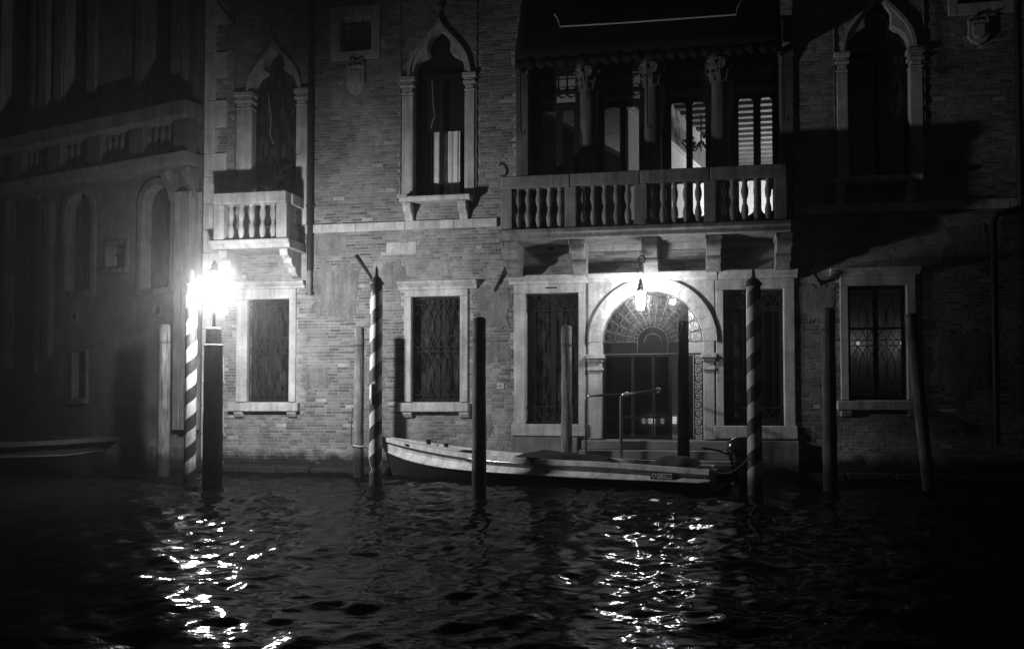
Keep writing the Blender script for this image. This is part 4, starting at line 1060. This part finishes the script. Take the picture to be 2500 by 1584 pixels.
# ================================================================== plain mooring piles
def pile(px, off, top, r_, label, mat='pile', px_base=None, base_py=None, seed=1):
    a = P(px, top, off); b = P(px_base if px_base else px, base_py or 1150, off)
    if px_base:
        d = (a - b).normalized(); z_ = (a.z + 1.6); L = z_ / d.z; base = a - d * L
    else: base = Vector((a.x, a.y, -1.6)); L = a.z + 1.6; d = Vector((0, 0, 1))
    rng = random.Random(seed); n = 22
    prof = [(r_ * (1.06 - .10 * i / n + rng.uniform(-.012, .012)), L * i / n) for i in range(n + 1)] + [(r_ * .82, L + .03), (r_ * .4, L + .045)]
    m = rough_lathe(prof, 14, .012, seed)
    e = empty('mooring_pile', base); e.rotation_euler = d.to_track_quat('Z', 'Y').to_euler()
    tag(e, label, 'mooring pile', 'plain wooden mooring piles')
    m.build('trunk', mat, e, smooth='all')
    k = MB(); 
    for t in (.35, .38): k.tube([(r_ * 1.02 * math.cos(q_), r_ * 1.02 * math.sin(q_), L - t) for q_ in [2 * math.pi * i / 14 for i in range(14)]], .006, 4, closed=True)
    k.build('wire_band', 'iron', e)
    return e, a
PB = pile(877, 1.1, 803, .112, 'plain pile with a pale rope, behind the striped pole at the bow', seed=2)
pile(1170, 5.1, 780, .120, 'tall dark pile standing in front of the boat hull', 'pile', seed=3)
pile(1383, 1.1, 800, .115, 'pile in front of the dark bay beside the arch', 'pile', seed=4)
pile(1667, 1.75, 787, .118, 'dark pile standing in front of the open gate leaf', 'pile_black', seed=5)
pile(2022, 2.6, 757, .128, 'upright dark pile beside the grilled window with a lit room', 'pile_black', seed=6)
pile(2223, 2.6, 771, .11, 'dark pile leaning against the view of the lit grilled window', 'pile_black', px_base=2262, base_py=1140, seed=7)
pile(402, 1.6, 796, .135, 'plain pile standing by the corner of the stone palace', 'pile', seed=8)

# ================================================================== boats
def lerp_tab(tab, t):
    for (a, va), (b, vb) in zip(tab, tab[1:]):
        if t <= b: 
            k = (t - a) / (b - a); return va + (vb - va) * k
    return tab[-1][1]
def hull(e, L, B, gtab, stab, mats, rake=.45, side=None):
    """stern at local x=0, bow at local x=L; y to the sides"""
    wm, dm = mats; n = 44
    sm = lambda tab, t: (lerp_tab(tab, max(t - .04, 0)) + lerp_tab(tab, t) + lerp_tab(tab, min(t + .04, 1))) / 3
    bw_ = lambda t: max(B * (.86 + .14 * min(1, t / .35)) * (1 - max(0, (t - .42) / .58) ** 2.3), .02)
    rows = {k: [] for k in ('g', 'gl', 's0', 's1', 's2', 'st', 'c', 'k')}
    for i in range(n + 1):
        t = i / n; b = bw_(t); g = sm(gtab, t); s_ = sm(stab, t)
        sh = lambda f: L * t - rake * f * max(0, (t - .6) / .4) ** 2 + (-.10 * f if t < .02 else 0) * 0
        rows['g'].append((sh(0), b + .03, g)); rows['gl'].append((sh(.1), b + .028, g - .10))
        w1 = min(1, b / .3); rows['s0'].append((sh(.1), b + .004 - .02 * w1, g - .104)); rows['s1'].append((sh(.25), b - .055 * w1, (g - .1) * .55 + s_ * .45)); rows['s2'].append((sh(.42), b + .025 * w1, s_ + .02))
        rows['st'].append((sh(.5), b + .045 * w1, s_)); rows['c'].append((sh(.9), b * .74, -.02 + .22 * max(0, t - .7))); rows['k'].append((sh(1.15), 0.0, -.3 + .45 * max(0, t - .75)))
    def loft(names, name, mat, thick=0):
        m = MB()
        for sgn in (1, -1):
            vs = [];
            for nm in names: vs += [(x, sgn * y, z) for x, y, z in rows[nm]]
            k = n + 1
            m.add(vs, [(a * k + i, a * k + i + 1, (a + 1) * k + i + 1, (a + 1) * k + i) for a in range(len(names) - 1) for i in range(n)])
        o = m.build(name, mat, e, smooth=True)
        return o
    loft(['s0', 's1', 's2'], 'topside', side or wm); loft(['st', 'c', 'k'], 'hull_bottom', dm)
    for sgn in (1, -1):
        MB().tube([(x, sgn * y, z) for x, y, z in rows['st']], .022, 8).build('rub_rail', wm, e, smooth='all')
        m = MB(); k = n + 1; wdt = .13
        vs = []
        for i in range(k):
            x, y, z = rows['g'][i]; x2, y2, z2 = rows['gl'][i]; yi = max(y - wdt, 0)
            vs += [(x, sgn * y, z), (x2, sgn * y2, z2), (x2, sgn * yi, z2), (x, sgn * yi, z)]
        m.add(vs, [(4 * i + a, 4 * i + (a + 1) % 4, 4 * i + 4 + (a + 1) % 4, 4 * i + 4 + a) for i in range(n) for a in range(4)] + [(0, 1, 2, 3), tuple(4 * n + a for a in (3, 2, 1, 0))])
        m.build('gunwale', wm, e, smooth=True)
        MB().tube([(x, sgn * (y + .004), z - .004) for x, y, z in rows['gl']], .007, 5).build('hull_line', 'ink', e)
        # inner lining
        m = MB(); vs = []
        for i in range(k):
            x, y, z = rows['gl'][i]; vs += [(x, sgn * max(y - wdt + .012, 0), z + .05), (x, sgn * max(y - wdt - .06, 0), .12)]
        m.add(vs, [(2 * i, 2 * i + 2, 2 * i + 3, 2 * i + 1) for i in range(int(n * .78))]); m.build('inner_lining', side or wm, e, smooth=True)
    # floor, transom, foredeck
    m = MB(); vs = []
    for i in range(n + 1): x, y, z = rows['gl'][i]; vs += [(x, max(y - .18, 0), .13), (x, -max(y - .18, 0), .13)]
    m.add(vs, [(2 * i, 2 * i + 2, 2 * i + 3, 2 * i + 1) for i in range(int(n * .8))]); m.build('floorboard', dm, e)
    m = MB(); vs = []; i0 = int(n * .72)
    for i in range(i0, n + 1): x, y, z = rows['gl'][i]; vs += [(x, max(y - .1, 0), z + .065), (x, 0, z + .10), (x, -max(y - .1, 0), z + .065)]
    m.add(vs, [(3 * i + a, 3 * i + 3 + a, 3 * i + 4 + a, 3 * i + 1 + a) for i in range(n - i0) for a in (0, 1)]); m.build('foredeck', side or wm, e, smooth=True)
    g0, b0 = rows['g'][0][2], rows['g'][0][1]
    s0 = rows['st'][0][2]
    MB().add([(.0, -b0 + .03, g0 - .012), (0, b0 - .03, g0 - .012), (.06, b0 * .9, s0), (.1, b0 * .72, -.02), (.12, 0, -.3), (.1, -b0 * .72, -.02), (.06, -b0 * .9, s0)] +
             [(.05, -b0 + .03, g0 - .012), (.05, b0 - .03, g0 - .012), (.11, b0 * .9, s0), (.15, b0 * .72, -.02), (.17, 0, -.3), (.15, -b0 * .72, -.02), (.11, -b0 * .9, s0)],
             [(0, 1, 2, 3, 4, 5, 6), (13, 12, 11, 10, 9, 8, 7)] + [(i, i + 7, (i + 1) % 7 + 7, (i + 1) % 7) for i in range(7)]).build('transom', side or wm, e)
    return rows
BA = R(20.5); HBM = .72                                    # the boat lies askew: bow in towards the wall
S0 = P(1729, 1147, 3.75); fwd_ = Vector((-math.cos(BA), math.sin(BA), 0)); prp_ = Vector((-math.sin(BA), -math.cos(BA), 0))
SC0 = Vector((S0.x, S0.y, 0)) - prp_ * HBM * .9
def boat_hit(px, py, half=HBM):                           # where a sight line meets the boat's near side plane
    d = ray(px, py); o_ = SC0 + prp_ * half; t = (o_ - CAM).dot(prp_) / d.dot(prp_); p = CAM + d * t
    return (p - SC0).dot(fwd_), p.z
def beam(t): return max(HBM * (.86 + .14 * min(1, t / .35)) * (1 - max(0, (t - .42) / .58) ** 2.3), .02)
BL = boat_hit(922, 1063, .02)[0]
gl_pts = [(1729, 1147), (1600, 1137), (1475, 1128), (1340, 1122), (1182, 1112), (1080, 1098), (1000, 1083), (960, 1074), (926, 1063)]
st_pts = [(1729, 1178), (1600, 1172), (1475, 1167), (1398, 1163), (1155, 1148), (1070, 1139), (1000, 1126), (950, 1113), (926, 1100)]
gt, stt = [], []
for tab, src in ((gt, gl_pts), (stt, st_pts)):
    for a, b in src:
        x_, z_ = boat_hit(a, b); x_, z_ = boat_hit(a, b, beam(min(max(x_ / BL, 0), 1))); tab.append((x_ / BL, z_))
    tab[0] = (0.0, tab[0][1]); tab[-1] = (1.0, tab[-1][1])
BT = empty('motorboat', SC0, math.pi - BA); tag(BT, 'white open motorboat with dark bottom moored before the water gate', 'boat')
rows = hull(BT, BL, HBM - .03, gt, stt, ('boat_white', 'boat_dark'))
for sgn in (1, -1): MB().tube([(x, sgn * (y + .012), z - .002) for x, y, z in rows['gl'][:30]], .013, 8).build('metal_strip', 'steel', BT, smooth='all')
gz = lambda t: (lerp_tab(gt, t)); sz = lambda t: lerp_tab(stt, t); hb_ = HBM
def bx(px, half=HBM): return boat_hit(px, 1130, half)[0]      # local x of a photo column
# oval hawse opening, cleats, oar post, thwarts  (local +y faces the viewer since the boat is turned half round)
hx_ = bx(992, .35); hi = min(range(len(rows['g'])), key=lambda i: abs(rows['g'][i][0] - hx_)); hp = rows['g'][hi]; hp2 = rows['g'][hi + 1]
dv = Vector(hp2) - Vector(hp); dv.normalize()
MB().add([Vector((hp[0], hp[1] + .006, hp[2] - .05)) + dv * .085 * math.cos(t) + Vector((0, .0, .028 * math.sin(t))) for t in [2 * math.pi * i / 18 for i in range(18)]] +
         [Vector((hp[0], hp[1] - .02, hp[2] - .05)) + dv * .085 * math.cos(t) + Vector((0, .0, .028 * math.sin(t))) for t in [2 * math.pi * i / 18 for i in range(18)]],
         [tuple(range(18)), tuple(range(18, 36))] + [(i, (i + 1) % 18, (i + 1) % 18 + 18, i + 18) for i in range(18)]).build('fairlead', 'ink', BT)
for px_, nm in ((1490, 'cleat'), (1700, 'cleat'), (1300, 'oar_rest')):
    x = bx(px_); z = gz(x / BL); i = min(range(len(rows['g'])), key=lambda q_: abs(rows['g'][q_][0] - x)); y = rows['g'][i][1] - .06
    if nm == 'cleat': MB().box(x - .10, x + .10, y - .015, y + .015, z + .012, z + .032).box(x - .02, x + .02, y - .02, y + .02, z - .01, z + .012).build('cleat', 'iron', BT, bevel=.006)
    else: MB().box(x - .12, x + .12, y - .07, y + .09, z - .005, z + .03).box(x - .03, x + .03, y + .06, y + .095, z - .1, z - .004).build('oar_rest', 'wood_dark', BT, bevel=.006)
for px_, h in ((1022, .10), (1065, .07)):
    x = bx(px_, .3); z = gz(min(x / BL, 1)); MB().box(x - .02, x + .025, -.12, .0, z - .05, z + h).build('mooring_bitt', 'wood_dark', BT, bevel=.005)
for px_ in (1240, 1560): x = bx(px_); z = gz(x / BL); MB().box(x - .16, x + .16, -hb_ + .1, hb_ - .1, z - .16, z - .12).build('thwart', 'boat_white', BT, bevel=.01)
x = bx(1640); z = gz(x / BL); MB().box(.12, x * .98, -hb_ + .12, -hb_ + .34, z - .09, z + .0).build('side_bench', 'boat_white', BT, bevel=.01)
# tarpaulin mounds
def mound(x0, x1, y0, y1, z0, h, name, seed, prof):
    n, k = 16, 8; vs = []
    for i in range(n + 1):
        t = i / n; hh = h * lerp_tab(prof, t)
        for j in range(k + 1):
            u = j / k; y = y0 + (y1 - y0) * u
            vs.append((x0 + (x1 - x0) * t, y, z0 + hh * (math.sin(math.pi * min(max(u, .02), .98)) ** .28) * (1 + .3 * mnoise.noise(Vector((t * 6 + seed, u * 5, 0))) + .12 * mnoise.noise(Vector((t * 17 + seed, u * 13, 3))))))
    MB().add(vs, [(i * (k + 1) + j, i * (k + 1) + j + 1, (i + 1) * (k + 1) + j + 1, (i + 1) * (k + 1) + j) for i in range(n) for j in range(k)]).build(name, 'tarp', BT, smooth='all')
za = gz(bx(1300) / BL)
mound(bx(1440), bx(1180), -hb_ + .08, hb_ - .35, za - .16, .27, 'tarpaulin', 1, [(0, .55), (.1, .8), (.4, .9), (.66, 1), (.8, .75), (1, .1)])
mound(bx(1652), bx(1520), -hb_ + .1, hb_ - .4, gz(bx(1600) / BL) - .14, .30, 'seat_cover', 5, [(0, .5), (.08, .95), (.5, 1), (.62, .8), (1, .15)])
# registration plate with crest and number
PLa = bx(1584); PLb = bx(1639); tpl = (PLa + PLb) / 2; zpl = (gz(tpl / BL) - .12 + sz(tpl / BL) + .03) / 2
ip = min(range(len(rows['s1'])), key=lambda q_: abs(rows['s1'][q_][0] - tpl)); ypl = max(rows[k_][ip][1] for k_ in ('s0', 's1', 's2')) + .012
plate = MB().box(PLb, PLa, ypl - .03, ypl, zpl - .055, zpl + .06).build('number_plate', 'ink', BT, bevel=.003)
MB().box(PLb + .012, PLa - .135, ypl - .01, ypl + .003, zpl - .043, zpl + .048).build('plate_field', 'plate', plate)
cr = MB().prism([(PLa - .03 - .085 * a, zpl - .04 + .082 * b) for a, b in ((0, 1), (1, 1), (1, .45), (.78, .12), (.5, 0), (.22, .12), (0, .45))], ypl - .01, ypl + .003)
cr.build('crest', 'plate', plate); MB().prism([(PLa - .045 - .055 * a, zpl - .02 + .05 * b) for a, b in ((.5, 1), (1, .6), (.7, 0), (.3, 0), (0, .6))], ypl, ypl + .006).build('crest_device', 'ink', plate)
def text3d(s, size, loc, rot, mat, name, parent, ext=.003):
    cu = bpy.data.curves.new(name, 'FONT'); cu.body = s; cu.size = size; cu.extrude = ext; cu.align_x = 'CENTER'; cu.align_y = 'CENTER'; cu.resolution_u = 2
    t = bpy.data.objects.new(name + '_tmp', cu); COL.objects.link(t); dg = bpy.context.evaluated_depsgraph_get(); me = bpy.data.meshes.new_from_object(t.evaluated_get(dg)); bpy.data.objects.remove(t)
    me.materials.clear(); me.materials.append(M[mat]); o = bpy.data.objects.new(name, me); COL.objects.link(o); o.parent = parent; o.location = loc; o.rotation_euler = rot; return o
text3d('C 1596', .088, ((PLb + PLa - .125) / 2, ypl + .006, zpl), (R(90), 0, R(180)), 'ink', 'plate_number', plate)
# outboard motor
MO = bpy.data.objects.new('outboard_motor', None); COL.objects.link(MO); MO.parent = BT
mx = -.42; mz0, mz1 = Z(1108, 1790, 3.2), Z(1066, 1790, 3.2)
def sup(hx, hy, z, sx=0, n=20):
    o_ = []
    for k in range(n):
        a = 2 * math.pi * k / n; c, s = math.cos(a), math.sin(a)
        o_.append((mx + sx + hx * math.copysign(abs(c) ** .6, c), hy * math.copysign(abs(s) ** .6, s), z))
    return o_
def rings(rs, name, mat, parent):
    m = MB(); vs = [p for r_ in rs for p in r_]; n = len(rs[0])
    m.add(vs, [(j * n + k, j * n + (k + 1) % n, (j + 1) * n + (k + 1) % n, (j + 1) * n + k) for j in range(len(rs) - 1) for k in range(n)] + [tuple(range(n)), tuple(range((len(rs) - 1) * n, len(rs) * n))])
    return m.build(name, mat, parent, smooth=True)
hh = mz1 - mz0
rings([sup(.25, .17, mz0), sup(.285, .2, mz0 + .05), sup(.285, .2, mz0 + hh * .45), sup(.26, .185, mz0 + hh * .75, -.01), sup(.2, .15, mz0 + hh * .94, -.02), sup(.1, .08, mz1, -.03)], 'cowling', 'black_plastic', MO)
rings([sup(.2, .13, mz0 - .004), sup(.17, .11, mz0 - .2), sup(.09, .06, mz0 - .3), sup(.08, .045, -.3)], 'motor_leg', 'black_plastic', MO)
MB().box(mx + .18, .1, -.11, .11, .15, gz(0) + .06).build('motor_bracket', 'iron', MO, bevel=.01)
MB().tube([(mx + .2, .02, mz0 - .03), (mx + .45, .05, mz0 + .06), (mx + .75, .08, mz0 + .1)], .022, 8).build('tiller', 'black_plastic', MO)

# dark work boat at the frame's edge
fo = 2.2
e1, e0 = P(297, 1064, fo), P(-260, 1100, fo)
FL = 5.4; ang2 = math.atan2(e1.y + .4 - e1.y, 1) * 0 - R(9)
FB = empty('work_boat', (e1.x - FL * math.cos(ang2), e1.y - FL * math.sin(ang2), 0), ang2); tag(FB, 'dark boat with pale gunwale moored before the stone palace', 'boat')
zg1 = e1.z; zl1 = Z(1110, 245, fo)
hull(FB, FL, .72, [(0, zg1 - .22), (.5, zg1 - .16), (.8, zg1 - .08), (1, zg1)], [(0, zl1 - .12), (.5, zl1 - .06), (.85, zl1), (1, zl1 + .12)], ('far_trim', 'hull_far'), rake=.9, side='hull_far')

# ================================================================== handrails of the landing
def handrail(px, py, off, pxe, pye, offe, label, r_):
    a, b = P(px, py, off), P(pxe, pye, offe)
    h = empty('handrail', (a.x, a.y, 0)); tag(h, label, 'handrail', 'steel handrails on the landing')
    o_ = Vector((a.x, a.y, 0)); zf = azb - .02 - .19 * 4 - .2
    d = (b - a); d.normalize(); e_ = b - o_ + d * ((.168 - b.y) / d.y)      # runs back to the gate leaf
    pts = [Vector((a.x, a.y, -.3)) - o_, a - o_ - Vector((0, 0, .09)), a - o_ + Vector((0, 0, -.025)) + d * .025, a - o_ + d * .09, e_]
    MB().tube(pts[:2], r_ * 1.02, 10).build('front_post', 'steel', h, smooth=True)
    MB().tube(pts[1:], r_, 10).build('rail', 'steel', h, smooth='all')
    MB().tube([e_ - d * .03, e_ - d * .012], r_ * 2.0, 12).build('flange', 'steel', h, smooth=True)
handrail(1430, 967, 1.3, 1500, 963, .3, 'slim steel handrail nearer the dark bay, at the landing', .026)
handrail(1516, 964, 1.4, 1582, 955, .3, 'steel handrail standing in the middle of the gate opening', .034)

# ================================================================== ropes
pb = PB[1]; bow = SC0 + fwd_ * (BL - .15) + Vector((0, 0, .9))
zr_ = Z(1090, 880, 1.5)
rp_ = MB(); loop = [(pb.x + .125 * math.cos(t), pb.y + .125 * math.sin(t), zr_ + .012 * math.sin(t * 2)) for t in [2 * math.pi * i / 18 for i in range(18)]]
rp_.tube(loop, .016, 6, closed=True)
p0 = Vector((pb.x + .12, pb.y - .05, zr_)); rp_.tube([p0.lerp(bow, t / 10) - Vector((0, 0, .18 * math.sin(math.pi * t / 10))) for t in range(11)], .014, 6)
tag(rp_.build('mooring_rope', 'rope'), 'pale rope from the plain pile to the boat bow', 'rope')
rp2 = MB(); c = SP2[1]
rp2.tube([Vector((c.x - .128, c.y - .02, .75)), Vector((c.x - .12, c.y - .06, .55)), Vector((c.x - .02, c.y - .135, .3)), Vector((c.x + .0, c.y - .135, .26))], .008, 5)
rp2.tube([Vector((c.x - .04, c.y - .132, Z(935, 906, 3.6))), Vector((c.x - .042, c.y - .134, Z(985, 906, 3.6)))], .014, 6)
tag(rp2.build('rope_tail', 'rope'), 'thin frayed rope tail on the striped pole at the bow', 'rope')
q_ = P(860, 1000, 1.5)
rp3 = MB().tube([(pb.x - .13, pb.y - .03, Z(995, 862, 1.5)), (pb.x - .15, pb.y - .05, Z(1040, 862, 1.5)), (pb.x - .14, pb.y - .06, Z(1085, 862, 1.5)), (pb.x - .06, pb.y - .12, zr_ - .02)], .014, 6)
tag(rp3.build('rope_coil', 'rope_dark'), 'dark rope hanging from the pile at the bow', 'rope')

sp3 = P(1841, 900, 4.0); st_w = SC0 + prp_ * .55 + Vector((0, 0, .42))
rp4 = MB().tube([st_w.lerp(Vector((sp3.x - .11, sp3.y, .62)), t / 10) - Vector((0, 0, .16 * math.sin(math.pi * t / 10))) for t in range(11)], .013, 6)
rp4.tube([(sp3.x + .135 * math.cos(q_), sp3.y + .135 * math.sin(q_), .62 + .01 * math.sin(2 * q_)) for q_ in [2 * math.pi * i / 16 for i in range(16)]], .014, 6, closed=True)
tag(rp4.build('stern_rope', 'rope_dark'), 'dark slack rope from the boat stern to the dim striped pole', 'rope')

# ================================================================== lamps inside
def lamp(name, label, c, r_, strength, stand=None, vis=1.5):
    e = empty(name, (c[0], c[1], c[2])); tag(e, label, 'lamp')
    MB().ball((0, 0, 0), r_, 10).build('lamp_globe', lit_glass(name + '_lit', vis), e, smooth='all'); bulb('bulb', e, (0, 0, 0), strength, r_ * .8)
    if stand == 'floor': MB().tube([(0, 0, -r_), (0, 0, zF - c[2] + .02)], .02, 8).lathe([(.16, zF - c[2]), (.16, zF - c[2] + .03), (.03, zF - c[2] + .05)], (0, 0, 0), 12).build('lamp_stand', 'iron', e)
    elif stand == 'hang': MB().tube([(0, 0, r_), (0, 0, 5.0 - c[2])], .012, 6).lathe([(.09, r_ - .02), (.05, r_ + .03), (.012, r_ + .06)], (0, 0, 0), 10).build('lamp_rod', 'iron', e)
    elif stand == 'wall': MB().tube([(0, 0, -r_), (0, .1, -r_ - .06), (0, .30, -r_ - .04)], .012, 6).build('lamp_arm', 'iron', e)
    return e
lamp('standing_lamp', 'glowing globe lamp standing in the beamed loggia room', (2.75, 7.2, 6.9), .16, 620, 'floor')
lamp('side_lamp', 'dim globe lamp standing behind the second loggia bay', (-2.2, 8.9, 6.7), .12, 26, 'floor')  # added lamp, in place of light leaking into the dim rooms
hg = P(1643, 737, -2.6); lamp('hall_lamp', 'globe lamp glowing behind the fanlight ironwork', (hg.x, hg.y, hg.z), .075, 60, 'hang')
for i, px_ in enumerate((2096, 2203)):
    c = P(px_, 838, -2.6); lamp('wall_lamp', ['glowing wall lamp behind the grille, nearer the upright pile', 'glowing wall lamp behind the grille, nearer the leaning pile'][i], (c.x, c.y, c.z), .055, 7.0, 'wall', .9)
# ground floor room behind the far bays
GR = part('ground_room')
gx0, gx1 = ax1 + .42, RW[1] + .8
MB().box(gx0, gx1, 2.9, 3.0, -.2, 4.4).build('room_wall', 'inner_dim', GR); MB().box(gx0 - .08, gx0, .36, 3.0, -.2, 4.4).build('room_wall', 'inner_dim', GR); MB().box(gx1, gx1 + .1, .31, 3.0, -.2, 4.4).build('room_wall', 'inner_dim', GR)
MB().box(gx0, gx1, .35, 2.9, .6, .7).build('room_floor', 'floor', GR); MB().box(gx0, gx1, .35, 2.9, 4.2, 4.4).build('room_ceiling', 'beam', GR)
# chandelier silhouette in the loggia room
cc = P(1712, 352, -4.5)
CH = empty('chandelier', (cc.x, cc.y, cc.z)); tag(CH, 'dark branched chandelier behind the third loggia bay', 'chandelier')
MB().tube([(0, 0, 0), (0, 0, zC - cc.z)], .02, 6).ball((0, 0, 0), .09, 8).build('stem', 'iron', CH)
for k in range(8):
    a = 2 * math.pi * k / 8
    arm = MB().tube([(r_ * math.cos(a), r_ * math.sin(a), z_) for r_, z_ in ((.05, 0), (.2, -.13), (.38, -.1), (.48, .05), (.46, .15))], .022, 6)
    arm.ball((.25 * math.cos(a), .25 * math.sin(a), -.02), .05, 6); arm.ball((.4 * math.cos(a + .2), .4 * math.sin(a + .2), .08), .05, 6); arm.build('arm', 'iron', CH)
# urn with a sprig on the small balcony
uc = P(676, 462, .55)
UR = empty('potted_plant', (uc.x, uc.y, Z(585, 610, .95))); tag(UR, 'urn with a thin drooping sprig on the small balcony', 'plant')
MB().lathe([(.12, 0), (.10, .08), (.07, .3), (.13, .7), (.17, .95), (.14, 1.15), (.17, 1.2)], (0, 0, 0), 14).build('urn', 'stone', UR, smooth=True)
sp = MB()
for (a, h, s_) in ((-.28, 1.0, .10), (.3, .75, .12), (.05, .6, .05), (-.12, .5, .2), (.2, .4, -.1)):
    sp.tube([(0, 0, 1.15), (a * .3, s_ * .3, 1.15 + h * .6), (a * .7, s_ * .6, 1.15 + h * .85), (a, s_, 1.15 + h * .7)], .008, 5)
    for k in range(7):
        t = .4 + .08 * k; x_, z_ = a * t, 1.15 + h * (.6 + .3 * t); sp.add([(x_, s_ * t, z_), (x_ + .05, s_ * t + .02, z_ + .03), (x_ + .09, s_ * t, z_ - .01), (x_ + .05, s_ * t - .02, z_ - .02)], [(0, 1, 2, 3)])
sp.build('sprig', 'foliage', UR)

# ================================================================== night haze, with lamp bloom shaped into it
hm = bpy.data.materials.new('damp_air'); hm.use_nodes = True; nt = hm.node_tree
for n in list(nt.nodes): nt.nodes.remove(n)
oo = nt.nodes.new('ShaderNodeOutputMaterial'); ad = nt.nodes.new('ShaderNodeAddShader')
for i, (dens, g_) in enumerate(((.0009, .8), (.0014, .985))):       # even haze, plus a forward lobe added to imitate lens bloom
    pv = nt.nodes.new('ShaderNodeVolumePrincipled')
    pv.inputs['Color'].default_value = (.9, .9, .9, 1); pv.inputs['Density'].default_value = dens; pv.inputs['Anisotropy'].default_value = g_
    nt.links.new(pv.outputs[0], ad.inputs[i])
nt.links.new(ad.outputs[0], oo.inputs['Volume'])
hz = MB().box(-40, 30, -26, 16, -2.4, 17.8).build('haze', hm); hz['kind'] = 'stuff'; hz['label'] = 'thin damp night air over the canal'
